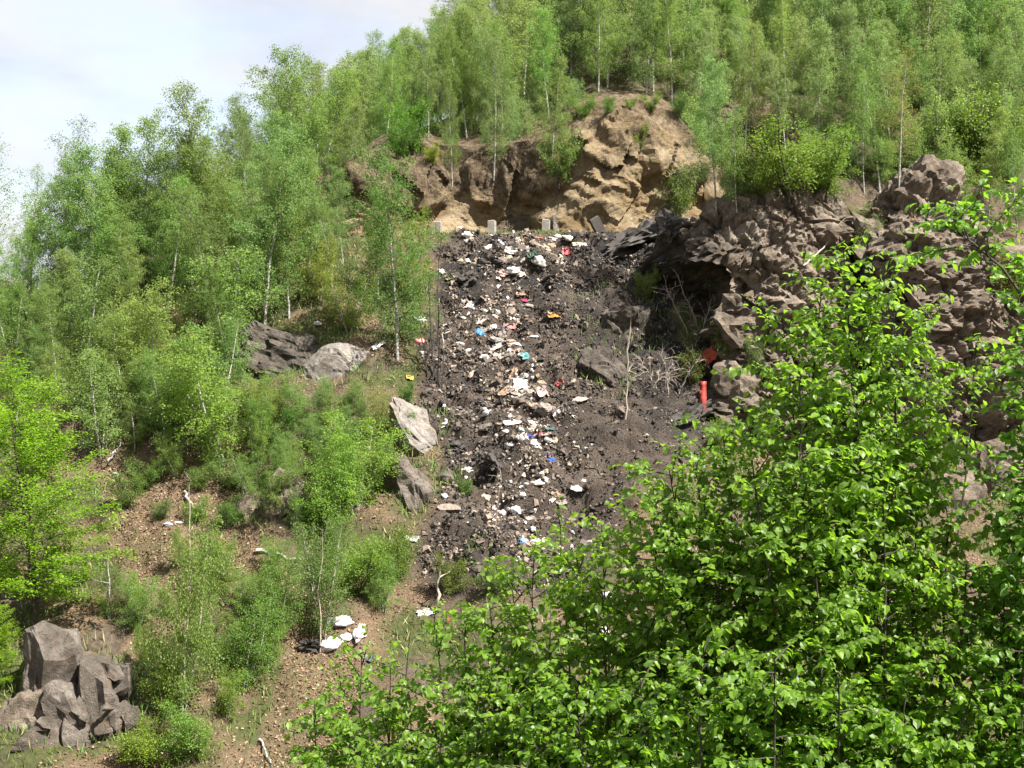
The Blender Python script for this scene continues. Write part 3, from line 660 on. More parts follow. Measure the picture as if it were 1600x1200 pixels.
# hand-placed birches: base px, base py, top py
HB = [
 (BUSH, 908, 186, 148, 'leafy bush at the left brow of the bright ochre bulge', 1.1, None), (BUSH, 950, 178, 150, 'small bush on the crest of the bright ochre bulge', 1.0, DEEP),
 (BUSH, 1015, 174, 146, 'bush in the middle of the ochre bank crest', 1.1, None), (BUSH, 1062, 184, 150, 'bush at the right brow of the ochre bulge', 1.1, DEEP),
 (SAPL, 1092, 215, 140, 'sapling hanging over the right shoulder of the ochre bank', .9, None), (BUSH, 985, 172, 152, 'lowest bush on the ochre bank crest', 1.0, YEL),
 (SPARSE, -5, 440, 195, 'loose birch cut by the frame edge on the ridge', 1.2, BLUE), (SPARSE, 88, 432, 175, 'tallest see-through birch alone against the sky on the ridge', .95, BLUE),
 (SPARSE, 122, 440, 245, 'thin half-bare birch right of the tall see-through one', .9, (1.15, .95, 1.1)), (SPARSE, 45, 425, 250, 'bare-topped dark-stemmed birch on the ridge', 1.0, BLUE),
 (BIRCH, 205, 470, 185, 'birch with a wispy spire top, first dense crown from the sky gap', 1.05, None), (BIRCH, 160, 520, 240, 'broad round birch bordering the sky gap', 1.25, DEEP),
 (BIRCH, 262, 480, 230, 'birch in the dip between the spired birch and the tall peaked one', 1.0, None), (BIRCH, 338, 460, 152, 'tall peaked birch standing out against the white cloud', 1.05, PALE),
 (BIRCH, 300, 455, 225, 'birch with a forked white trunk left of the tall peaked one', 1.0, None), (BIRCH, 411, 528, 205, 'birch with a thick white bare lower trunk above the dark ledge', .95, None),
 (BIRCH, 455, 350, 75, 'highest birch of the left-hand skyline group', 1.15, (.85, .95, .95)), (BIRCH, 500, 345, 115, 'birch crown just right of the highest skyline birch', 1.1, (.85, .95, .9)),
 (BIRCH, 530, 352, 165, 'birch at the left end of the ochre bank', .9, PALE), (BIRCH, 436, 380, 190, 'leafy birch in front of the highest skyline birch', 1.1, None),
 (BIRCH[2:3], 622, 560, 262, 'dense feathery young birch in front of the left end of the bank', 1.15, DEEP), (BIRCH[4:5], 590, 470, 300, 'slim sapling left of the dense feathery birch', .9, None),
 (SAPL, 645, 470, 335, 'yellowish sapling leaning over the edge of the dump', .7, YEL), (BIRCH, 772, 272, 62, 'birch with a straight tall white bare trunk above the ochre bank', .75, PALE),
 (BIRCH, 707, 285, 130, 'thin white-stemmed birch left of the straight bare-trunked birch', .6, PALE), (BIRCH, 862, 268, 95, 'drooping birch overhanging the middle of the bank', .85, PALE),
 (BUSH, 872, 282, 215, 'bushy birch shoot hanging over the bank edge', 1.0, PALE), (BUSH, 645, 240, 165, 'dark green spruce-like bush on the bank top', 1.0, (.75, .95, .4)),
 (BUSH, 620, 248, 190, 'round dark bush at the brink of the bank', .9, (.6, .85, .35)), (BUSH, 676, 258, 225, 'small yellow bush on the brown bank', 1.0, (1.7, 1.25, .5)),
 (BUSH, 1000, 235, 195, 'small green shrub rooted in the ochre bank face', .7, (1.3, 1.1, 1)), (BUSH, 1060, 345, 250, 'olive scrub at the right foot of the ochre bank', .7, (1.1, .9, .9)),
 (BIRCH, 1120, 330, 90, 'birch closing the right end of the ochre bank', .9, None), (SAPL, 1150, 320, 190, 'sapling standing right behind the cliff top', .9, None),
 (BUSH, 1235, 305, 205, 'large bright rounded bush on the cliff top', 1.5, (1.1, 1.15, .8)), (BUSH, 1190, 312, 240, 'smaller bush left of the large bright rounded bush', 1.2, (1.1, 1.1, .8)),
 (BUSH, 1290, 312, 225, 'darker bush right of the large bright rounded bush', 1.2, (.9, 1, .8)), (BIRCH, 1375, 300, 75, 'tall birch with several white stems right of the bushes', .9, (.9, .95, .8)),
 (SPARSE, 1405, 300, 85, 'brownish half-leafed birch beside the tall multi-stemmed one', 1.0, (1.2, .82, .65)), (SPARSE, 1350, 300, 120, 'slim open birch left of the brownish one', .8, None),
 (BIRCH, 1545, 340, 175, 'birch behind the right shoulder of the cliff', .9, None), (SAPL, 1500, 330, 215, 'thin white-stemmed sapling above the cliff knob', .8, None),
 (BIRCH, 1590, 370, 200, 'birch at the right frame edge above the cliff', .9, DEEP),
 (SAPL, 1345, 352, 318, 'wispy tuft-like sapling in the grassy notch of the cliff', 1.6, (1.2, .95, 1.3)), (SAPL, 1350, 420, 335, 'feathery grey-green sapling filling the notch of the cliff', .9, (1.1, .9, 1.3)),
 (BUSH, 1110, 450, 370, 'narrow bright shrub growing on the dark left side of the cliff', .55, (1.3, 1.15, .7)), (BUSH, 1590, 470, 380, 'brown scrub on the right side of the cliff', .9, (1.3, .8, .7)),
 (BUSH, 1010, 470, 420, 'pale weedy tuft on the dark slope left of the gully', .8, (1.3, 1, 1.2)), (BUSH, 1135, 560, 505, 'small olive shrub beside the red plastic bag', .8, (1, .85, 1.0)),
 (BUSH, 1080, 600, 545, 'dull brown-green shrub beneath the gully', 1.0, (1.0, .75, .7)), (BUSH, 1180, 575, 530, 'grey-leafed shrub at the foot of the cliff', .9, (1, .9, 1.3)),
 (SAPL, 555, 800, 650, 'bright rounded young birch in front of the ribbed pale rock', 1.25, (1.2, 1.15, .8)), (SAPL, 500, 850, 690, 'green young birch just left of the bright rounded one', 1.1, (1.05, 1.1, .75)),
 (SAPL, 590, 690, 610, 'olive shrub left of the big grey boulder', .9, (1.1, .95, .9)), (SAPL, 350, 720, 530, 'weeping young birch with drooping bright foliage below the ledge', 1.3, (1.05, 1.08, .85)),
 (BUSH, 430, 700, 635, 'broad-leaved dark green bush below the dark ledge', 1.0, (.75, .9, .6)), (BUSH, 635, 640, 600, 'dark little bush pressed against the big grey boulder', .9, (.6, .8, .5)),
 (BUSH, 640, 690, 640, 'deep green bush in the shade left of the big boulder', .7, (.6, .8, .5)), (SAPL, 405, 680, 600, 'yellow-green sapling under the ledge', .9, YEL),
 (SAPL, 545, 520, 430, 'yellowish-green low birch right of the thick white trunk', 1.4, YEL), (SAPL, 500, 470, 380, 'pale yellow-green bush above the grassy bench', 1.3, YEL),
 (SAPL, 505, 1000, 815, 'slim birch sapling right above the white sacks', .75, None), (SAPL, 285, 1120, 830, 'thin white-stemmed sapling in the open litter slope', .6, (1, 1.05, .8)),
 (SAPL, 262, 1120, 1000, 'bushy green sapling left of the litter path', 1.1, (.95, 1.02, .75)), (SAPL, 380, 1080, 930, 'bushy green sapling right of the thin white stem', 1.0, (1, 1.05, .75)),
 (SAPL, 330, 940, 835, 'dense low sapling in the middle of the litter slope', 1.2, (.95, 1.05, .75)), (SAPL, 430, 1000, 870, 'round green sapling left of the white sacks', 1.0, (1, 1.05, .75)),
 (SAPL, 170, 970, 870, 'thin stemmed sapling beside the yellow-green beech', .7, None), (SAPL, 215, 990, 900, 'low green sapling above the greyer outcrop', 1.1, (.9, 1, .8)),
 (BUSH, 230, 1200, 1140, 'bright green ground bush at the lower frame edge', 1.7, (1.4, 1.3, .7)), (BUSH, 300, 1190, 1110, 'small leafy bush below the thin white stem', 1.2, (1.1, 1.1, .8)),
 (BUSH, 560, 930, 850, 'leafy shrub between the sacks and the ribbed rock', 1.2, (1, 1.1, .8)), (BUSH, 620, 900, 830, 'grassy shrub on the left border of the dump', 1.0, (1.05, 1.0, .8)),
 (BUSH, 725, 775, 745, 'small dark weed clump on the dump below the stone', .9, (.6, .75, .6)), (SAPL, 600, 960, 860, 'thin sapling beside the white plastic tuft', .8, (1.05, 1.05, .9)),
 (BUSH, 705, 930, 870, 'olive weeds by the dead stump', .9, (1.05, .9, .8)), (BUSH, 1190, 690, 640, 'leafy bush at the foot of the cliff behind the foreground tree', 1.6, (1.1, 1.1, .8)),
 (BUSH, 1120, 700, 660, 'low green bush right of the burnt patch', 1.3, (1.05, 1.1, .8)), (BUSH, 780, 930, 880, 'low weeds at the lower end of the dump', 1.3, (1, 1, .8)),
]
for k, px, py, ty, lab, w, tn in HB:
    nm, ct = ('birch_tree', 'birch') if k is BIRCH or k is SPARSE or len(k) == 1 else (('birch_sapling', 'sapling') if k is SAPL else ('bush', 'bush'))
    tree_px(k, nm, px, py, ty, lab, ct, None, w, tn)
# yellow-green beech, in front of the slope
tree_px(BEECH, 'beech_tree', 62, 985, 590, 'yellow-green layered beech at the left frame edge', 'beech', None, .85, (1.02, 1.1, 1), (0, 0), 1, 0)
tree_px(BEECH, 'beech_tree', -6, 1085, 950, 'small yellow-green beech in front of the pale split outcrop', 'beech', None, .8, (1.05, 1.05, 1), (0, 0), 1, 1)
# the wood on the slope above, trees nobody can name one by one
frs = np.random.RandomState(77); pts = []
def far_enough(x, y, d):
    return all((x - a) ** 2 + (y - b) ** 2 > d * d for a, b in pts)
tries = 0
while tries < 9000 and len(pts) < 300:
    tries += 1; y = 60.5 + 24 * frs.uniform() ** 1.25; x = frs.uniform(-.34 * y, .46 * y)
    if x < -.12 * y and frs.uniform() < .35: continue
    g = drop(x, y)
    if g is None: continue
    qx, qy = proj(np.array(g)); 
    if qx < 150: continue
    if 890 < qx < 1105 and qy > 164: continue
    if 690 < qx < 890 and qy > 215: continue
    if 1190 < qx < 1320 and 182 < qy < 225: continue
    if not far_enough(x, y, 1.5): continue
    pts.append((x, y)); Hh = frs.uniform(6., 8.4) * (1 if x > -4 else .82)
    if y < 64: Hh *= .8
    row = 'at the brink of' if y < 64.5 else ('amid' if y < 71 else 'high up in')
    zone = next(z for lim, z in [(330, 'the thin skyline row near the sky gap'), (560, 'the skyline row left of the ochre bank'), (700, 'the wood over the left end of the ochre bank'), (880, 'the wood over the posts'), (1000, 'the wood over the brightest ochre bulge'), (1130, 'the wood over the right end of the bank'), (1320, 'the wood over the cliff-top bushes'), (1460, 'the wood over the cliff knob'), (9999, 'the wood in the upper right-hand corner')] if qx < lim)
    lab, grp = f'young birch {row} {zone}', f'birches {row} {zone}'
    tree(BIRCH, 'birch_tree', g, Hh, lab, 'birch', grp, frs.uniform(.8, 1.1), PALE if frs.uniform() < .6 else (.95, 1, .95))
# saplings and young birches all over the left-hand slope
def fill(poly, n, hpx, dist, kinds, lab, grp, seed, tint=None, nm='birch_tree', cat='birch', wide=(.9, 1.25), subs=()):
    r = np.random.RandomState(seed); P = np.array(poly); got = 0; t = 0
    while got < n and t < 6000:
        t += 1; px = r.uniform(P[:, 0].min(), P[:, 0].max()); py = r.uniform(P[:, 1].min(), P[:, 1].max())
        if not in_poly(np.array(px), np.array(py), poly): continue
        if 365 < px < 620 and 520 < py < 632: continue
        h = hit(px, py, 1)
        if h is None or not far_enough(h[0].x, h[0].y, dist): continue
        pts.append((h[0].x, h[0].y)); got += 1; sb = next((t_ for lim, t_ in subs if px < lim), '')
        tree(kinds, nm, h[0], r.uniform(*hpx) / FPX * h[0].y, lab + sb, cat, grp + sb, r.uniform(*wide), tint)
fill([(-20, 520), (130, 500), (150, 440), (380, 440), (560, 370), (560, 440), (380, 540), (-20, 600)], 26, (150, 250), 1.3, BIRCH, 'young birch on the upper left-hand slope', 'birches on the upper left-hand slope', 5, subs=[(110, ' under the see-through ridge birches'), (230, ' under the broad round birch'), (330, ' under the wispy spire'), (440, ' beside the thick white trunk'), (999, ' at the left end of the bank')])
fill([(-20, 560), (360, 540), (400, 600), (250, 740), (160, 720), (-20, 700)], 22, (100, 190), 1.0, SAPL + BIRCH[:3], 'young birch in the thicket above the yellow-green beech', 'birches above the beech', 6, subs=[(90, ', at the frame edge'), (190, ', straight over its crown'), (999, ', towards the weeping birch')])
fill([(180, 600), (340, 600), (420, 700), (600, 720), (600, 860), (480, 880), (320, 720)], 14, (45, 85), .8, SAPL, 'low birch sapling among the rocks below the ledge', 'saplings among the rocks', 7, nm='birch_sapling', cat='sapling', subs=[(380, ', left of the brown boulder'), (480, ', around the brown boulder'), (999, ', near the big grey boulder')])
fill([(180, 880), (560, 880), (640, 950), (480, 960), (440, 1060), (340, 1200), (210, 1200), (220, 980)], 18, (36, 84), .9, SAPL, 'low bright birch sapling on the leaf-strewn lower slope', 'saplings on the lower slope', 8, (1, 1.06, .78), 'birch_sapling', 'sapling', (.8, 1.3), subs=[(300, ' above the outcrop'), (430, ' around the thin white stem'), (999, ' near the white sacks')])
fill([(390, 645), (590, 650), (600, 760), (420, 770)], 14, (45, 85), .75, SAPL, 'low leafy sapling between the ledge and the brown boulder', 'saplings below the ledge', 15, None, 'birch_sapling', 'sapling', (1, 1.4))
fill([(190, 650), (370, 640), (390, 740), (250, 750)], 10, (60, 120), .9, SAPL, 'leafy young birch between the beech and the weeping birch', 'saplings right of the beech', 16, None, 'birch_sapling', 'sapling', (1, 1.4))
fill([(190, 760), (380, 760), (400, 860), (200, 860)], 7, (26, 55), .9, BUSH, 'small low bush on the open litter slope', 'low bushes on the litter', 17, None, 'bush', 'bush', (1, 1.5))
fill([(690, 222), (890, 215), (890, 262), (690, 270)], 12, (45, 110), .8, SAPL, 'young birch sprouting on the brown slope over the ochre bank', 'young birches on the brown slope', 14, PALE, 'birch_sapling', 'sapling', (.7, 1.1))
fill([(1100, 300), (1600, 290), (1600, 250), (1100, 270)], 16, (60, 130), 1.0, SAPL + BUSH, 'leafy young growth crowding behind the cliff top', 'young growth behind the cliff', 10, None, 'birch_sapling', 'sapling', subs=[(1230, ' next to the bank'), (1340, ' among the bright bushes'), (1480, ' behind the knob'), (1999, ' past the knob')])
for (kind, name, px, py, tpy, label, cat, group, wide, tint) in MISSED:      # trees whose foot lies just behind the ridge line
    h = next((q for q in (hit(px, py + d, 1) for d in range(4, 90, 4)) if q is not None), None)
    if h: tree(kind, name, h[0] - Vector((0, 0, .2)), (proj(np.array(h[0]))[1] - tpy) / FPX * h[0].y, label, cat, group, wide, tint); print('ridge tree', label)
print('trees', len(pts))

# ------------------------------------------------------------------ foreground trees: stems with leafy side branches
def leafy_tree(name, label, base, stems, seed, tint=(1, 1, 1), leaf=.08, dens=1.7, leafy_len=4.0, cap=.95):
    rs = np.random.RandomState(seed); tb = MB(); LP, LD, LN = [], [], []
    base = np.array(base)
    for (px, py, dep, *ex) in stems:
        sden, slen = (ex + [1.0, 1.0][len(ex):])[:2]; via = ex[2] if len(ex) > 2 else None
        tip = np.array(at(px, py, dep)); b0 = base + rs.normal(size=3) * np.array([.25, .25, 0])
        n = 16; t = np.linspace(0, 1, n)[:, None]
        mid = (b0 + tip) / 2; mid[:2] += (tip - b0)[:2] * rs.uniform(.0, .22) + rs.normal(size=2) * .15
        if via: mid = (np.array(at(*via)) - .0225 * b0 - .7225 * tip) / .255
        S = b0 * (1 - t) ** 2 + 2 * mid * t * (1 - t) + tip * t ** 2
        S += np.cumsum(rs.normal(size=(n, 3)) * .05, 0) * (t * (1 - t) * 4)
        L = np.linalg.norm(np.diff(S, axis=0), axis=1).sum()
        tb.tube(S, .03 * (1 - t[:, 0]) ** .9 + .005, 6)
        ll = min(leafy_len, L * .55) * slen; nb = int(ll / .15 * dens * sden); az = rs.uniform(0, 6.28)
        for k in range(nb):
            f = 1 - (ll / L) * ((k + rs.uniform()) / nb); p, d0 = sample(S, np.array([min(f, .999)])); p, d0 = p[0], d0[0]
            az += 2.4 + rs.normal() * .5; dist = (1 - f) * L
            bl = min(cap, .34 + dist * .36) * rs.uniform(.6, 1.2)
            el = R(rs.uniform(5, 72))
            d = np.array([math.cos(az) * math.cos(el), math.sin(az) * math.cos(el), math.sin(el)])
            B = curve_pts(p, d, bl, 7, -rs.uniform(.1, .9), .10, rs)
            tb.tube(B, np.linspace(.009, .003, 7), 3)
            ntw = max(1, int(bl / .13))
            segs = [(B, bl, .15)]
            for w in range(ntw):
                q, dq = sample(B, np.array([.2 + .78 * (w + .5) / ntw])); q, dq = q[0], dq[0]
                sd = np.cross(dq, [0, 0, 1.]); sd = sd / (np.linalg.norm(sd) + 1e-6) * (1 if w % 2 else -1)
                tl = rs.uniform(.16, .4) * (.6 + .4 * bl)
                segs.append((curve_pts(q, unit(dq * .7 + sd * .75 + rs.normal(size=3) * .3), tl, 5, -1.1, .06, rs), tl, .05))
            for C, cl, t0 in segs:
                m = max(2, int(cl / .042))
                tt = np.linspace(t0, 1, m); lp, ld = sample(C, np.minimum(tt, .999))
                sd = unit(np.cross(ld, np.array([0, 0, 1.]))) * np.where(np.arange(m) % 2, 1, -1)[:, None]
                LP.append(lp); LD.append(ld * .55 + sd * .8 + np.array([0, 0, -.4]) + rs.normal(size=(m, 3)) * .38)
                LN.append(np.array([0, -.15, 1.]) + rs.normal(size=(m, 3)) * .5)
    LP, LD, LN = map(np.concatenate, (LP, LD, LN)); n = len(LP); s = leaf * (.45 + .9 * rs.uniform(0, 1, n) ** .8)
    root = bpy.data.objects.new(name, None); COL.objects.link(root); root.location = base
    child('trunk', tb.mesh('trunk', M['dark_bark']), root)
    child('crown', leaf_mesh('crown', LP, LD, LN, s, s * .68, rs.uniform(0, 1, n), M['hazel_leaf'], True), root, color=tint)
    tag(root, label, 'tree'); print(name, n); return root
def gbase(px, dep):
    b = at(px, 1200, dep); g = drop(b.x, b.y); return (b.x, b.y, g.z - .1)
leafy_tree('hazel_tree', 'tall bright leafy tree in front of the cliff, its spire above the rest', gbase(1300, 12), [(1318, 393, 12, 1.2), (1285, 440, 12.1, 1.1), (1222, 495, 12.3, 1, .7), (1395, 430, 12.3, .8, .6), (1345, 470, 11.8), (1450, 480, 12.8, .6, .35), (1130, 680, 11.9), (1170, 665, 12.1), (1085, 705, 12), (1250, 580, 11.3), (1045, 730, 12.2), (1020, 780, 12.3), (1180, 760, 11), (1330, 600, 11.2), (1400, 600, 11.8), (1440, 720, 11.8), (1480, 800, 11.6), (1380, 790, 11), (1270, 840, 10.8), (1100, 790, 11.6), (1350, 540, 12), (1525, 535, 13, .5, .3), (1510, 880, 11), (1040, 830, 11.8)], 1)
leafy_tree('hazel_tree', 'leafy tree covering the lower end of the dump', gbase(930, 13), [(875, 820, 13.4), (985, 810, 13), (800, 905, 13.8), (940, 825, 13.2), (835, 855, 13.6), (1035, 885, 12.6), (940, 915, 12.2), (860, 985, 12.2), (1010, 975, 11.8), (765, 945, 13.2), (900, 865, 12.8)], 2, (1.05, 1.02, 1), dens=1.5)
leafy_tree('hazel_tree', 'low leafy tree beside the litter path, its twigs reaching towards the sacks', gbase(690, 13.5), [(640, 995, 14), (565, 1025, 14.3), (725, 990, 13.5), (490, 1110, 14), (600, 1105, 13.2), (680, 985, 13), (530, 1055, 14), (560, 1155, 12.6), (610, 1045, 13.8), (760, 975, 13.2), (760, 1085, 12.4), (640, 1085, 13.4), (690, 1145, 12.2), (590, 1185, 12.4), (850, 1065, 12), (530, 1195, 13), (500, 1175, 13.4), (800, 1025, 13)], 3, (1, 1, 1), dens=1.6)
leafy_tree('hazel_tree', 'leafy tree at the right frame edge with one twig across the cliff', gbase(1720, 11), [(1612, 325, 11), (1472, 350, 10.8, 1.2, .3, (1565, 470, 10.9)), (1625, 430, 11.2), (1620, 540, 11.4), (1625, 640, 11.2), (1610, 740, 11), (1595, 830, 11.3), (1570, 890, 11), (1600, 1000, 10.6), (1640, 780, 10.6), (1540, 960, 11)], 4, (.85, .95, .9), dens=1.5, cap=.6)
leafy_tree('hazel_tree', 'lowest leafy tree at the bottom centre of the view', gbase(1150, 10.5), [(1100, 1010, 10.6), (1210, 1030, 10.2), (1000, 1060, 10.8), (1310, 1050, 10.4), (900, 1080, 11), (820, 1110, 11.2), (1420, 1040, 10.6), (1520, 1080, 10.6)], 5, (.95, 1, .9))

# ------------------------------------------------------------------ sticks, dead stems, logs
def stick(name, label, pts_, r, material='dead_wood', cat='branch', side=0, seed=0, group=None):
    """pts_: (px, py, lift) along the stick; lift = metres in front of the ground (towards the viewer); twigs on the side"""
    W = []
    for (px, py, lift) in pts_:
        h = hit(px, py); W.append(np.array(h[0]) - np.array(ray(px, py).normalized()) * lift)
    W = np.array(W); t = np.linspace(0, 1, 12); x = t * (len(W) - 1); i = np.minimum(x.astype(int), len(W) - 2); P = W[i] * (1 - (x - i))[:, None] + W[i + 1] * (x - i)[:, None]
    return stick3(name, label, P, r, material, cat, side, seed, group)
def stick3(name, label, P, r, material='dead_wood', cat='branch', side=0, seed=0, group=None):
    rs = np.random.RandomState(seed); P = np.array(P); P[1:-1] += rs.normal(size=(len(P) - 2, 3)) * r * .5
    tb = MB(); tb.tube(P, np.linspace(r, r * .4, len(P)), 6)
    for k in range(side):
        q, d = sample(P, np.array([rs.uniform(.15, .97)])); v = unit(d[0] + rs.normal(size=3) * .8)
        B = curve_pts(q[0], v, rs.uniform(.25, .9), 6, -.2, .15, rs); tb.tube(B, np.linspace(r * .4, r * .12, 6), 4)
        for _ in range(2):
            q2, d2 = sample(B, np.array([rs.uniform(.3, .9)])); tb.tube(curve_pts(q2[0], unit(d2[0] + rs.normal(size=3) * .7), rs.uniform(.1, .4), 4, -.1, .15, rs), np.linspace(r * .2, r * .1, 4), 3)
    me = tb.mesh(name, M[material]); me.transform(Matrix.Translation(-Vector(P[0])))
    return tag(obj(name, me, loc=P[0]), label, cat, group)
def upright(px, py, tpx, tpy, r, label, material, side, seed, name='dead_sapling', cat='sapling', n=10):
    h = hit(px, py)[0]; top = at(tpx, tpy, h.y - .3)
    t = np.linspace(0, 1, n)[:, None]; P = np.array(h)[None] * (1 - t) + np.array(top)[None] * t; P[0, 2] -= .15
    P[1:-1, 0] += np.cumsum(np.random.RandomState(seed).normal(size=n - 2)) * .02
    return stick3(name, label, P, r, material, cat, side, seed)
upright(976, 655, 986, 495, .035, 'pale bare dead sapling standing before the dark boulder', 'dead_wood', 5, 1)
upright(684, 600, 690, 372, .032, 'tallest blackened bare stem at the left edge of the dump', 'charred_wood', 12, 2)
upright(676, 590, 670, 440, .04, 'thick blackened stem leaning beside the tallest bare stem', 'charred_wood', 10, 3)
upright(690, 610, 700, 455, .022, 'thin blackened stem right of the tallest bare stem', 'charred_wood', 8, 4)
upright(668, 585, 655, 520, .03, 'short blackened twiggy stem by the red and white bag', 'charred_wood', 14, 5)
upright(684, 955, 687, 885, .06, 'short broken dead stump low on the left of the dump', 'dead_wood', 1, 6, 'tree_stump', 'stump')
upright(1055, 440, 1053, 330, .025, 'thin grey bare stem on the black mound', 'dead_wood', 8, 7)
upright(500, 1020, 503, 850, .022, 'thin pale bare stem above the white sacks', 'dead_wood', 2, 8)
upright(296, 880, 300, 745, .025, 'thin grey bare stem on the litter slope', 'dead_wood', 3, 9)
upright(395, 712, 388, 660, .05, 'left of two short white broken trunks under the weeping birch', 'birch_bark', 0, 10, 'broken_birch', 'trunk')
upright(402, 712, 398, 662, .05, 'right of two short white broken trunks under the weeping birch', 'birch_bark', 0, 11, 'broken_birch', 'trunk')
upright(170, 965, 172, 855, .03, 'white bare stem beside the yellow-green beech', 'birch_bark', 1, 12)
upright(775, 830, 778, 740, .018, 'thin dry stalk standing in the lower dump', 'dead_wood', 4, 13)
for i, (a, b, c, d) in enumerate([(1030, 610, 1000, 560), (1045, 615, 1040, 550), (1060, 615, 1085, 560), (1020, 600, 1065, 575), (1075, 520, 1040, 440), (1090, 500, 1060, 430), (1085, 540, 1110, 480)]):
    upright(a, b, c, d, .025, 'bare tangled grey-brown brush in the dark gully left of the cliff', 'dead_wood', 16, 30 + i, 'dead_brush', 'brush')['group'] = 'dead brush in the gully'
stick('birch_log', 'white fallen birch log lying across the litter slope', [(400, 860, .12), (440, 868, .15), (472, 876, .12)], .07, 'birch_bark', 'log')
stick('fallen_branch', 'forked bleached branch lying on the litter slope', [(288, 768, .2), (300, 790, .15), (325, 802, .1)], .05, 'dead_wood', 'branch', 4, 3)
stick('fallen_branch', 'pale leaning pole left of the thick white birch trunk', [(360, 535, .2), (372, 513, .5)], .05, 'birch_bark')
stick('fallen_branch', 'long bowed pale branch above the weeping birch', [(290, 487, .5), (330, 483, .6), (370, 490, .5)], .04, 'dead_wood', 'branch', 3, 5)
stick('fallen_branch', 'white leaning branch beside the beech crown', [(168, 720, .5), (190, 690, .8)], .05, 'birch_bark')
stick('fallen_branch', 'short white branch lying right of the beech crown', [(178, 740, .15), (192, 757, .1)], .06, 'birch_bark')
stick('fallen_branch', 'dark burnt branch lying across the lower right of the dump', [(918, 722, .1), (948, 748, .08)], .05, 'charred_wood')
stick('fallen_branch', 'grey branch resting against the cliff under its top', [(1255, 415, .15), (1290, 385, .2), (1310, 345, .15)], .035, 'dead_wood', 'branch', 4, 8)
stick('fallen_branch', 'white stick in the lower litter at the frame bottom', [(405, 1155, .1), (424, 1195, .1)], .035, 'birch_bark')
stick('fallen_branch', 'pale curved dead branch by the blackened stems', [(693, 545, .2), (690, 520, .4), (705, 518, .3)], .04, 'dead_wood')
# roots hanging over the bank and the cliff brink
# ------------------------------------------------------------------ posts and slab at the road edge
def box(mb, x0, x1, y0, y1, z0, z1, ch=.02):
    x = [x0, x0 + ch, x1 - ch, x1]; z1b = z1 - ch
    V = [(x0, y0, z0), (x1, y0, z0), (x1, y1, z0), (x0, y1, z0), (x0, y0, z1b), (x1, y0, z1b), (x1, y1, z1b), (x0, y1, z1b), (x0 + ch, y0 + ch, z1), (x1 - ch, y0 + ch, z1), (x1 - ch, y1 - ch, z1), (x0 + ch, y1 - ch, z1)]
    F = [(3, 2, 1, 0), (0, 1, 5, 4), (1, 2, 6, 5), (2, 3, 7, 6), (3, 0, 4, 7), (4, 5, 9, 8), (5, 6, 10, 9), (6, 7, 11, 10), (7, 4, 8, 11), (8, 9, 10, 11)]
    mb.add(V, F)
pm = MB(); box(pm, -.15, .15, -.13, .13, -.5, .58, .03); pme = pm.mesh('concrete_post', M['concrete'], False)
for i, (px, lab) in enumerate([(684, 'concrete road post beside the foliage, farthest from the cliff'), (769, 'middle one of three concrete road posts above the dump'), (853, 'concrete road post next to the pointed tan stone')]):
    p = at(px, 362, 52.3); g = drop(p.x, 52.4)
    o = obj('concrete_post', pme, loc=(p.x, 52.4, g.z), rot=(R([2, -2, 1][i]), R([1, -2, 2][i]), R([-14, -18, -12][i])))
    tag(o, lab, 'post', 'concrete posts along the road edge')
sm = MB(); box(sm, -.22, .22, -.1, .1, -.5, .75, .03)
p = at(940, 360, 52); g = drop(p.x, 52.2)
tag(obj('leaning_slab', sm.mesh('leaning_slab', M['charred_wood'], False), loc=(p.x, 52.2, g.z), rot=(R(6), R(-33), R(20))), 'dark charred block leaning at the road edge right of the posts', 'block')

# ------------------------------------------------------------------ rubbish
def bag_mesh(seed, elong=1.0, flat=.7):
    V, F = ICO[3]; V = V.copy(); rs = np.random.RandomState(seed)
    d = 1 + fbm(V * 1.3 + seed, seed, 3) * .55 - np.abs(fbm(V * 3 + seed, seed + 9, 3)) * .45
    V = V * d[:, None] * np.array([elong, .8, flat])
    k = V[:, 0] > .55 * elong; V[k, 1:] *= .45          # gathered neck
    V[:, 2] = np.maximum(V[:, 2], -.38 * flat); V -= V.mean(0); V /= np.abs(V[:, [0, 2]]).max(); return V, F
def cloth_mesh(seed):
    n = 13; u = np.linspace(-1, 1, n); A, B = np.meshgrid(u, u, indexing='ij'); P = np.stack([A, B, A * 0], -1); rs = np.random.RandomState(seed)
    z = fbm(P * 1.2 + seed, seed, 3) * .7 + np.abs(fbm(P * 2.6 + seed, seed + 3, 2)) * .5
    r = 1 + .35 * vnoise(P * .9 + seed * 2.3, seed)
    P = np.stack([A * r * (1 - .25 * np.abs(z)), B * .62 * r, z * .6], -1)
    T = P.copy(); T[..., 2] -= .03
    F = grid_faces(n, n); m = n * n; bd = np.concatenate([np.arange(n), np.arange(n - 1, m, n)[1:], np.arange(m - 1, m - n - 1, -1)[1:], np.arange(m - n, -1, -n)[1:-1]]); b2 = np.roll(bd, -1)
    return np.concatenate([P.reshape(-1, 3), T.reshape(-1, 3)]), np.concatenate([F, F[:, ::-1] + m, np.stack([bd, bd + m, b2 + m, b2], -1)])
BAGS = [mk_mesh('plastic_bag', *bag_mesh(i, 1 + .25 * (i % 3), .6 + .1 * (i % 4)), M['plastic'], True) for i in range(6)]
CLO = [mk_mesh('crumpled_sheet', *cloth_mesh(20 + i), M['fabric'], True) for i in range(6)]
LUMP = []
for i in range(8):
    V, F = boulder_verts(300 + i, 3, 9, (1, .9, .7), .1); LUMP.append((V, F))
RAG = [boulder_verts(330 + i, 4, 5, (1, .9, .8), .3) for i in range(8)]
LUMPM = [mk_mesh('stone', V, F, M['card'], False) for V, F in LUMP]
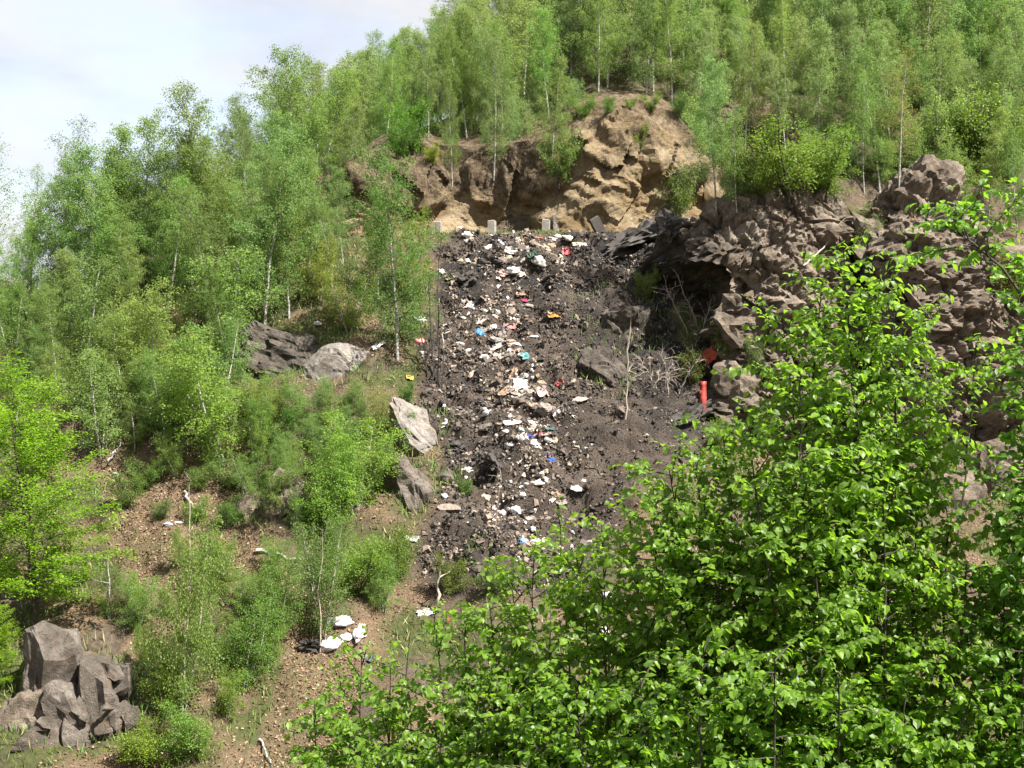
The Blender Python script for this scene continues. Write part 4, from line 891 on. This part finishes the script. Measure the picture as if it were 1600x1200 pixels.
DLUMP = [mk_mesh('charred_heap', V * np.array([1, .8, 1]), F, M['charred_wood'], False) for V, F in RAG]
irs = random.Random(4)
WH, CR, GR = (.56, .56, .57), (.40, .34, .27), (.28, .265, .25)
def item(px, py, wpx, hpx, kind, color, label, cat, name, ang=None, group=None, lift=.2):
    h = hit(px, py); c, n = h[0], h[1]; s = c.y / FPX
    lib = {'bag': BAGS, 'sheet': CLO, 'lump': LUMPM, 'burnt': DLUMP}[kind]; me = lib[irs.randrange(len(lib))]
    w, hh = wpx * s / 2, hpx * s / 2
    o = obj(name, me, loc=c + n * min(w, hh) * lift, color=color)
    z = n.lerp(Vector((0, -.3, 1)), .3).normalized(); x = Vector((1, 0, 0)); x = (x - z * x.dot(z)).normalized(); y = z.cross(x)
    a = R(ang if ang is not None else irs.uniform(-30, 30)); x2 = x * math.cos(a) + y * math.sin(a); y2 = z.cross(x2)
    mw = Matrix((x2, y2, z)).transposed().to_4x4()
    o.rotation_euler = mw.to_euler(); o.scale = (w * 1.15, hh * 1.5, max(min(w, hh) * (1.3 if group is None else 1.0), .03))
    return tag(o, label, cat, group)
B, S, L, K = 'bag', 'sheet', 'lump', 'burnt'
RED, BLU, NAV, ORA, PNK, TEA, GRN, YLW = (.32, .06, .06), (.06, .2, .46), (.06, .06, .14), (.42, .22, .07), (.46, .2, .2), (.1, .27, .29), (.06, .15, .11), (.42, .34, .08)
ITEMS = [
 (656, 502, 24, 28, B, WH, 'large white sack at the left edge of the dump by black stems', 'sack', 'white_sack'), (657, 535, 20, 18, B, (.75, .22, .22), 'red and white bag below the large white sack', 'bag', 'plastic_bag'),
 (661, 552, 9, 9, B, WH, 'tiny white scrap under the red and white bag', 'scrap', 'plastic_scrap'), (749, 521, 18, 20, B, BLU, 'bright blue plastic bag in mid slope', 'bag', 'plastic_bag'),
 (796, 510, 18, 13, S, PNK, 'pinkish-red cloth beside the navy one', 'cloth', 'crumpled_cloth'), (785, 515, 16, 12, S, NAV, 'navy cloth between the blue bag and pinkish-red cloth', 'cloth', 'crumpled_cloth'),
 (867, 494, 22, 18, S, ORA, 'orange netting crumpled on bare dirt', 'netting', 'crumpled_netting'), (820, 556, 15, 12, S, TEA, 'teal rag at mid slope', 'rag', 'crumpled_rag'),
 (807, 539, 16, 10, B, WH, 'white bag above the teal rag', 'bag', 'plastic_bag'), (758, 559, 20, 12, B, WH, 'wide white bag lying left of the teal rag', 'bag', 'plastic_bag'),
 (731, 549, 13, 10, B, WH, 'small white bag below the blue bag', 'bag', 'plastic_bag'), (778, 532, 24, 12, L, GR, 'grey-tan slab between blue bag and pinkish-red cloth', 'slab', 'flat_rubble'),
 (640, 590, 12, 10, S, YLW, 'yellow rag in the dry weeds left of the dump', 'rag', 'crumpled_rag'), (738, 583, 8, 18, L, CR, 'upright cream shard at mid slope', 'shard', 'broken_shard'),
 (820, 587, 18, 10, B, WH, 'white bag at the top of a pale heap', 'bag', 'plastic_bag'), (812, 600, 22, 20, S, (.75, .68, .68), 'pinkish-white sheet in the pale heap', 'sheet', 'plastic_sheet'),
 (825, 613, 26, 14, L, CR, 'cream rubble lump at the foot of the pale heap', 'rubble', 'rubble_lump'), (780, 609, 11, 9, B, WH, 'small round white bag left of the pale heap', 'bag', 'plastic_bag'),
 (876, 598, 14, 9, S, RED, 'red rag on dark dirt right of the pale heap', 'rag', 'crumpled_rag'), (843, 408, 22, 22, B, (.46, .44, .41), 'grey bulging sack high on the dump', 'sack', 'grey_sack'),
 (832, 397, 16, 12, S, GRN, 'dark green rag above the grey bulging sack', 'rag', 'crumpled_rag'), (885, 393, 11, 16, S, (.72, .16, .18), 'upright red rag high on the dump', 'rag', 'crumpled_rag'),
 (877, 402, 16, 10, B, (.72, .68, .58), 'cream bag under the upright red rag', 'bag', 'plastic_bag'), (820, 375, 9, 9, S, ORA, 'small orange scrap under the posts', 'scrap', 'plastic_scrap'),
 (842, 372, 12, 6, S, (.8, .25, .16), 'flat red-orange scrap by the third post', 'scrap', 'plastic_scrap'), (889, 372, 22, 11, B, (.78, .72, .6), 'cream sack on the very top of the dump', 'sack', 'cream_sack'),
 (872, 370, 14, 10, B, WH, 'white bag beside the cream sack on top', 'bag', 'plastic_bag'), (730, 367, 18, 12, B, (.7, .68, .64), 'dirty white bundle below the first post', 'bundle', 'rag_bundle'),
 (720, 357, 12, 6, B, WH, 'thin white wrapper in the grass between posts', 'wrapper', 'wrapper'), (765, 388, 22, 16, B, (.7, .69, .66), 'dirty white bag high on the left of the dump', 'bag', 'plastic_bag'),
 (800, 392, 20, 14, S, (.66, .64, .6), 'pale crumpled sheet below the middle post', 'sheet', 'plastic_sheet'), (780, 377, 18, 9, S, (.55, .58, .66), 'bluish grey sheet at the top of the dump', 'sheet', 'plastic_sheet'),
 (730, 410, 12, 12, B, (.72, .7, .64), 'small off-white bag left of the black heap', 'bag', 'plastic_bag'), (820, 406, 14, 10, B, CR, 'beige bag left of the grey bulging sack', 'bag', 'plastic_bag'),
 (802, 424, 26, 18, B, (.74, .72, .7), 'largest white bag in the upper dump, over a black streak', 'bag', 'plastic_bag'), (905, 382, 24, 9, S, (.6, .5, .34), 'tan flattened cardboard near the cream sack', 'cardboard', 'cardboard_sheet'),
 (862, 385, 16, 12, L, (.3, .22, .15), 'brown box-like lump near the upright red rag', 'box', 'cardboard_box'), (850, 388, 12, 10, L, CR, 'cream lump right of the green rag', 'rubble', 'rubble_lump'),
 (820, 470, 8, 8, S, (.5, .05, .12), 'tiny crimson rag above the grey board', 'rag', 'crumpled_rag'), (825, 479, 20, 9, L, GR, 'grey board lying in the upper middle dump', 'board', 'broken_board'),
 (757, 487, 14, 8, B, WH, 'white wrapper with crumbs in the middle of the dump', 'wrapper', 'wrapper'), (778, 487, 10, 7, B, WH, 'small white wrapper right of the crumbs', 'wrapper', 'wrapper'),
 (690, 425, 14, 12, B, (.62, .6, .6), 'greyish bag on the left rim of the dump', 'bag', 'plastic_bag'), (695, 510, 16, 14, S, (.6, .58, .56), 'grey sheet right of the large white sack', 'sheet', 'plastic_sheet'),
 (717, 538, 18, 9, L, (.5, .46, .4), 'flat tan stone left of the small white bag', 'stone', 'flat_stone'), (770, 545, 30, 12, S, (.66, .62, .55), 'pale paper litter strip in mid slope', 'paper', 'paper_sheet'),
 (795, 555, 26, 10, L, (.22, .19, .16), 'dark stone slab left of the teal rag', 'slab', 'flat_rubble'),
 (695, 635, 9, 11, B, WH, 'small white bag right of the big grey boulder top', 'bag', 'plastic_bag'), (697, 662, 14, 8, B, (.78, .74, .68), 'white scrap just right of the big grey boulder', 'scrap', 'plastic_scrap'),
 (760, 645, 18, 10, B, WH, 'white bottle-shaped bag in the lower middle dump', 'bag', 'plastic_bag'), (852, 641, 36, 26, L, (.24, .21, .185), 'large flat dark slab sticking from the dump', 'slab', 'flat_rubble'),
 (800, 660, 30, 9, S, (.74, .72, .72), 'long white wrapper above the light blue bag', 'wrapper', 'wrapper'), (812, 672, 17, 10, B, (.45, .72, .82), 'light blue bag in the colourful cluster', 'bag', 'plastic_bag'),
 (814, 685, 12, 13, B, WH, 'white bag under the light blue one', 'bag', 'plastic_bag'), (829, 682, 14, 7, S, (.05, .06, .3), 'dark blue rag in the colourful cluster', 'rag', 'crumpled_rag'),
 (845, 679, 11, 8, S, (.5, .05, .09), 'crimson rag in the colourful cluster', 'rag', 'crumpled_rag'), (835, 695, 17, 20, B, (.85, .85, .9), 'brightest white bag in the colourful cluster', 'bag', 'plastic_bag'),
 (859, 671, 14, 10, S, (.04, .12, .12), 'dark green rag at the edge of the colourful cluster', 'rag', 'crumpled_rag'), (858, 688, 13, 10, B, (.7, .68, .66), 'off-white bag right of the crimson rag', 'bag', 'plastic_bag'),
 (791, 675, 12, 12, B, (.72, .7, .7), 'white lump left of the light blue bag', 'bag', 'plastic_bag'), (860, 716, 20, 8, S, (.06, .12, .5), 'blue strip of plastic below the colourful cluster', 'strip', 'plastic_strip'),
 (748, 706, 4, 12, B, (.2, .6, .62), 'slim turquoise bottle in the lower dump', 'bottle', 'bottle'), (729, 734, 20, 11, B, (.76, .74, .78), 'white bag near the foot of the big grey boulder', 'bag', 'plastic_bag'),
 (832, 728, 16, 12, L, CR, 'cream stone below the blue strip', 'stone', 'dump_stone'), (846, 740, 11, 11, B, WH, 'small white bag beside the cream stone', 'bag', 'plastic_bag'),
 (839, 756, 20, 12, L, (.52, .49, .46), 'pale grey stone below the cream stone', 'stone', 'dump_stone'), (902, 764, 24, 11, L, (.6, .55, .5), 'long pale stone at the lower right of the dump', 'stone', 'dump_stone'),
 (912, 752, 10, 9, B, WH, 'small white bag above the long pale stone', 'bag', 'plastic_bag'), (704, 796, 40, 16, L, (.24, .20, .165), 'broad pale flat stone below the dark weed clump', 'stone', 'flat_stone'),
 (695, 776, 12, 14, B, WH, 'white bag above the broad pale flat stone', 'bag', 'plastic_bag'), (785, 800, 20, 14, B, (.8, .74, .74), 'white and reddish bag at the lower dump', 'bag', 'plastic_bag'),
 (806, 799, 18, 18, B, (.74, .74, .8), 'white and dark bag right of the reddish one', 'bag', 'plastic_bag'), (816, 774, 10, 10, L, (.7, .7, .7), 'small white box in the lower dump', 'box', 'small_box'),
 (818, 847, 18, 18, B, (.12, .3, .68), 'blue bag at the lower end of the dump', 'bag', 'plastic_bag'), (838, 846, 18, 12, B, WH, 'white bag touching the blue one at the lower end', 'bag', 'plastic_bag'),
 (833, 826, 11, 9, B, WH, 'round white bag above the lower blue bag', 'bag', 'plastic_bag'), (645, 843, 22, 16, S, (.45, .45, .43), 'white plastic tuft caught in the grass left of the dump', 'plastic', 'plastic_sheet'),
 (747, 850, 6, 9, B, (.6, .66, .66), 'pale small bottle in the lower dump', 'bottle', 'bottle'), (668, 957, 36, 14, S, (.45, .45, .43), 'white torn sheet lying beside the broken stump', 'sheet', 'plastic_sheet'),
 (703, 968, 9, 7, S, RED, 'red scrap right of the torn white sheet', 'scrap', 'plastic_scrap'), (536, 973, 32, 28, B, (.84, .84, .86), 'upper white sack of the group on the litter path', 'sack', 'white_sack'),
 (516, 971, 19, 14, B, (.74, .76, .84), 'small bluish white bag left in the sack group', 'bag', 'plastic_bag'), (541, 997, 24, 20, B, (.8, .8, .82), 'middle white bag of the sack group', 'bag', 'plastic_bag'),
 (519, 1008, 40, 34, B, (.86, .86, .9), 'largest white sack lowest in the sack group', 'sack', 'white_sack'), (562, 990, 20, 44, B, (.74, .74, .76), 'long white rag hanging from the sack group', 'rag', 'crumpled_rag'),
 (575, 1028, 12, 12, S, (.1, .11, .16), 'dark rag at the end of the long white one', 'rag', 'crumpled_rag'), (490, 1010, 34, 28, K, None, 'charred black lump left of the largest white sack', 'lump', 'charred_lump'),
 (950, 932, 22, 20, B, (.66, .5, .72), 'purple and white bag seen through the foreground leaves', 'bag', 'plastic_bag'), (944, 986, 16, 22, B, (.76, .66, .6), 'cream bag glimpsed through leaves below the purple one', 'bag', 'plastic_bag'),
 (263, 819, 14, 7, B, (.5, .68, .85), 'light blue bottle-like bag on the litter slope', 'bag', 'plastic_bag'), (279, 817, 14, 7, B, WH, 'white bag touching the light blue one on the litter slope', 'bag', 'plastic_bag'),
 (496, 506, 14, 10, B, WH, 'white scrap on the grassy bench above the slab', 'scrap', 'plastic_scrap'), (592, 540, 22, 12, S, (.7, .7, .7), 'white torn plastic in the weeds left of the red and white bag', 'plastic', 'plastic_sheet'),
 (1117, 555, 22, 26, S, (.36, .07, .04), 'bright red plastic bag caught in the gully brush', 'bag', 'plastic_bag'), (1070, 655, 70, 26, K, None, 'black burnt heap under the red plastic strip', 'heap', 'charred_heap'),
 (770, 412, 60, 20, K, None, 'long black burnt heap high on the left of the dump', 'heap', 'charred_heap'), (852, 441, 60, 12, K, None, 'thin black burnt streak below the largest upper white bag', 'heap', 'charred_heap'),
 (722, 440, 36, 28, K, None, 'black burnt heap on the left rim of the dump', 'heap', 'charred_heap'), (1000, 375, 90, 36, K, None, 'wide black burnt mound at the top right of the dump', 'heap', 'charred_heap'),
 (1050, 360, 46, 40, K, None, 'black burnt mound against the cliff top', 'heap', 'charred_heap'), (960, 400, 50, 26, K, None, 'low black burnt heap below the wide mound', 'heap', 'charred_heap'),
 (770, 722, 26, 34, K, None, 'dark pointed charred piece standing in the lower dump', 'heap', 'charred_heap'), (715, 700, 30, 16, K, None, 'small black heap right of the big grey boulder', 'heap', 'charred_heap'),
 (905, 625, 30, 10, L, (.36, .32, .29), 'grey stone at the right edge of the pale heap', 'stone', 'dump_stone'), (760, 668, 26, 14, L, (.2, .18, .16), 'dark stone in the lower middle dump', 'stone', 'dump_stone'),
]
for it in ITEMS: item(*it[:6], *it[6:9], lift=1.3 if it[0] == 1117 else .2)
# the red strip hanging over the burnt patch
hs = hit(1096, 648)[0]; st = at(1099, 596, hs.y - .3); t = np.linspace(0, 1, 9)[:, None]
P = np.array(st)[None] * (1 - t) + (np.array(hs)[None] + np.array([0, -.3, 0])) * t; w = .12
V = np.concatenate([P + np.array([-w, 0, 0]) + np.sin(t * 9) * [[0, .04, 0]], P + np.array([0, -.025, 0]) + np.sin(t * 7) * [[0, .03, 0]], P + np.array([w, 0, 0]) + np.sin(t * 8) * [[0, .05, 0]], P + np.array([0, .02, 0])])
a = np.arange(9); F = np.concatenate([np.stack([a[:-1] + i * 9, a[1:] + i * 9, a[1:] + ((i + 1) % 4) * 9, a[:-1] + ((i + 1) % 4) * 9], -1) for i in range(4)] + [np.array([[0, 9, 18, 27], [35, 26, 17, 8]])])
tag(obj('plastic_strip', mk_mesh('plastic_strip', V - np.array(hs), F, M['plastic'], True), loc=hs, color=(.36, .05, .035)), 'bright red plastic strip hanging upright at the foot of the gully', 'strip')
# smaller scraps and stones, alike
srs = np.random.RandomState(12)
BAND = np.array([(800, 372, 75, 'upper', 26), (850, 385, 50, 'upper', 22), (790, 425, 55, 'upper', 18), (740, 470, 45, 'upper', 10), (770, 490, 40, 'middle', 16), (770, 540, 60, 'middle', 34), (815, 600, 42, 'middle', 34), (850, 625, 40, 'middle', 12), (700, 560, 25, 'middle', 8), (825, 675, 45, 'lower', 30), (740, 650, 50, 'lower', 16), (830, 740, 60, 'lower', 22), (720, 740, 30, 'lower', 8), (790, 800, 55, 'lower', 20), (900, 700, 40, 'lower', 8), (850, 850, 60, 'lower', 14)], dtype=object)
for bx_, by_, sd_, zn, n in BAND:
    for _ in range(n):
        px, py = bx_ + srs.normal() * sd_ * .6, by_ + srs.normal() * sd_ * .34
        if px < 672 or py < 364 or not in_poly(np.array(px), np.array(py), DUMP): continue
        r = srs.uniform(); sz = srs.uniform(4.5, 9) * (1 + 1.3 * srs.uniform() ** 4)
        if r < .42: item(px, py, sz * 1.1, sz * .85, 'bag', tuple(np.array(WH) * srs.uniform(.55, 1) * np.array([1, .97, .93])), f'small pale plastic scrap strewn on the {zn} part of the dump', 'scrap', 'plastic_scrap', srs.uniform(-90, 90), f'pale scraps on the {zn} dump', -.05)
        elif r < .62: item(px, py, sz * 1.3, sz, 'lump', tuple(np.array([.34, .28, .22]) * srs.uniform(.5, 1.3)), f'small tan stone or rubble lump on the {zn} part of the dump', 'stone', 'rubble_lump', srs.uniform(-90, 90), f'rubble on the {zn} dump', -.05)
        else: item(px, py, sz * 1.7, sz * 1.1, 'sheet', tuple(np.array([[.5, .46, .42], [.22, .19, .17], [.62, .6, .58], [.4, .28, .2], [.5, .36, .33]][srs.randint(5)]) * srs.uniform(.6, 1.1)), f'small crumpled rag or sheet on the {zn} part of the dump', 'sheet', 'crumpled_sheet', srs.uniform(-90, 90), f'crumpled sheets on the {zn} dump', .02)
print('items')

# ------------------------------------------------------------------ stuff: fine debris, dry leaves, grass
cellw = np.linalg.norm(np.cross(G[1:, :-1] - G[:-1, :-1], G[:-1, 1:] - G[:-1, :-1]), axis=-1)
vis = (PX[:-1, :-1] > -60) & (PX[:-1, :-1] < 1660) & (PY[:-1, :-1] > -40) & (PY[:-1, :-1] < 1260) & (G[:-1, :-1, 1] > 24)
def scatter(weight, n, seed):
    rs = np.random.RandomState(seed); w = (weight[:-1, :-1] * cellw * vis).ravel(); w = w / w.sum()
    idx = rs.choice(len(w), n, p=w); i, j = np.unravel_index(idx, (len(xs) - 1, len(svals) - 1)); a, b = rs.uniform(size=(2, n, 1))
    p = G[i, j] * (1 - a) * (1 - b) + G[i + 1, j] * a * (1 - b) + G[i, j + 1] * (1 - a) * b + G[i + 1, j + 1] * a * b
    nn = unit(np.cross(G[i + 1, j] - G[i, j], G[i, j + 1] - G[i, j])); nn *= np.sign(nn[:, 2:3]); return p, nn, rs
p, nn, rs = scatter(dump ** 2 * (.25 + 1.5 * sstep(-.2, .4, fbm(G / .9, 91, 3))) * (1 - .75 * sstep(850, 930, PX + 60 * fbm(G / 1.5, 95, 2)) * sstep(440, 480, PY)), 30000, 1); n = len(p)
cube = np.array([[-1, -1, -1], [1, -1, -1], [1, 1, -1], [-1, 1, -1], [-1, -1, 1], [1, -1, 1], [1, 1, 1], [-1, 1, 1]], float)
qx_, qy_ = proj(p); bw = np.exp(-((qx_ - np.interp(qy_, [370, 430, 490, 540, 600, 680, 740, 800, 860], [820, 800, 770, 770, 815, 830, 820, 795, 830]) + 30 * fbm(p / 1.1, 401, 2)) / 52.) ** 2)
sz = np.exp(rs.normal(-3.75, .5, n)); sz = np.clip(sz, .012, .13)
dim = rs.uniform(.35, 1.3, (n, 1, 3)) * sz[:, None, None]
V = (cube[None] + rs.uniform(-.45, .45, (n, 8, 3))) * dim
q = rs.normal(size=(n, 4)); q /= np.linalg.norm(q, axis=1, keepdims=True); w_, x_, y_, z_ = q.T
RM = np.stack([1 - 2 * (y_ * y_ + z_ * z_), 2 * (x_ * y_ - z_ * w_), 2 * (x_ * z_ + y_ * w_), 2 * (x_ * y_ + z_ * w_), 1 - 2 * (x_ * x_ + z_ * z_), 2 * (y_ * z_ - x_ * w_), 2 * (x_ * z_ - y_ * w_), 2 * (y_ * z_ + x_ * w_), 1 - 2 * (x_ * x_ + y_ * y_)], -1).reshape(n, 3, 3)
V = np.einsum('nij,nkj->nki', RM, V) + (p + nn * sz[:, None] * .4)[:, None]
CF = np.array([[0, 3, 2, 1], [4, 5, 6, 7], [0, 1, 5, 4], [1, 2, 6, 5], [2, 3, 7, 6], [3, 0, 4, 7]])
tag(obj('debris', mk_mesh('debris', V.reshape(-1, 3), (np.arange(n)[:, None, None] * 8 + CF).reshape(-1, 4), M['chips'], False, rnd=np.repeat(np.clip(rs.uniform(0, 1, n) ** (1.25 - .5 * bw) * (.86 + .13 * bw) + np.clip(fbm(p / .7, 191, 3) * .6, -.25, .12) * rs.uniform(0, 1, n), 0, .993), 8))), 'fine burnt rubble and scraps covering the dump slope', 'rubble', kind='stuff')
wt = litter * (1 - dump) * (1 - green * .5) * (G[..., 1] < 57) + ((SS > 7.2) & (SS < 8.4)) * .3; wt = wt * np.where(ml, 3.0, 1); p, nn, rs = scatter(wt, 70000, 2); n = len(p)
s = rs.uniform(.045, .11, n)
tag(obj('leaf_litter', leaf_mesh('leaf_litter', p + nn * .015, rs.normal(size=(n, 3)), nn + rs.normal(size=(n, 3)) * .3, s, s * .7, rs.uniform(0, 1, n), M['dry_leaves'])), 'tan dead leaves carpeting the slope', 'leaf litter', kind='stuff')
def blades(name, p, nn, rs, h, wd, label, bias):
    n = len(p); d = np.array([0, 0, 1.]) + rs.normal(size=(n, 3)) * .38; s = rs.uniform(*h, n)
    tag(obj(name, leaf_mesh(name, p - nn * .02, d, rs.normal(size=(n, 3)), s, np.full(n, wd), np.clip(rs.uniform(0, 1, n) ** bias, 0, 1), M['grass_blade'])), label, 'grass', kind='stuff')
wt = green * (1 - sstep(.05, .3, dump)) * ((SS < 6.0) | (SS > 6.9)) + .0 * G[..., 0]; wt = np.where(SS > 7, wt * .5, wt)
p, nn, rs = scatter(wt, 80000, 3); blades('grass', p, nn, rs, (.14, .45), .034, 'tufts of grass and weeds over the hillside', 1.0)
gp = []; grs = np.random.RandomState(66)
for (bx_, by_, dx_, dy_) in ROCKS:
    if by_ > 55: continue
    for _ in range(int(60 + 150 * dx_)):
        a = grs.uniform(0, 6.28); k = grs.uniform(.7, 1.25); q = bvhs[0].ray_cast(Vector((bx_ + math.cos(a) * dx_ * k, by_ + math.sin(a) * dy_ * k, 60)), Vector((0, 0, -1)))[0]
        if q is not None: gp.append(q[:])
gp = np.array(gp); blades('grass', gp, np.tile([[0, -.5, .8]], (len(gp), 1)), grs, (.12, .5), .035, 'grass and weeds growing round the feet of the boulders', 1.2)
wt = ((SS > 5.98) & (SS < 6.12) & (PX > 640) & (PX < 900)) * 1.0; p, nn, rs = scatter(wt, 2500, 4); blades('grass', p, nn, rs, (.08, .22), .025, 'strip of short grass along the road edge under the posts', .8)
print('done')
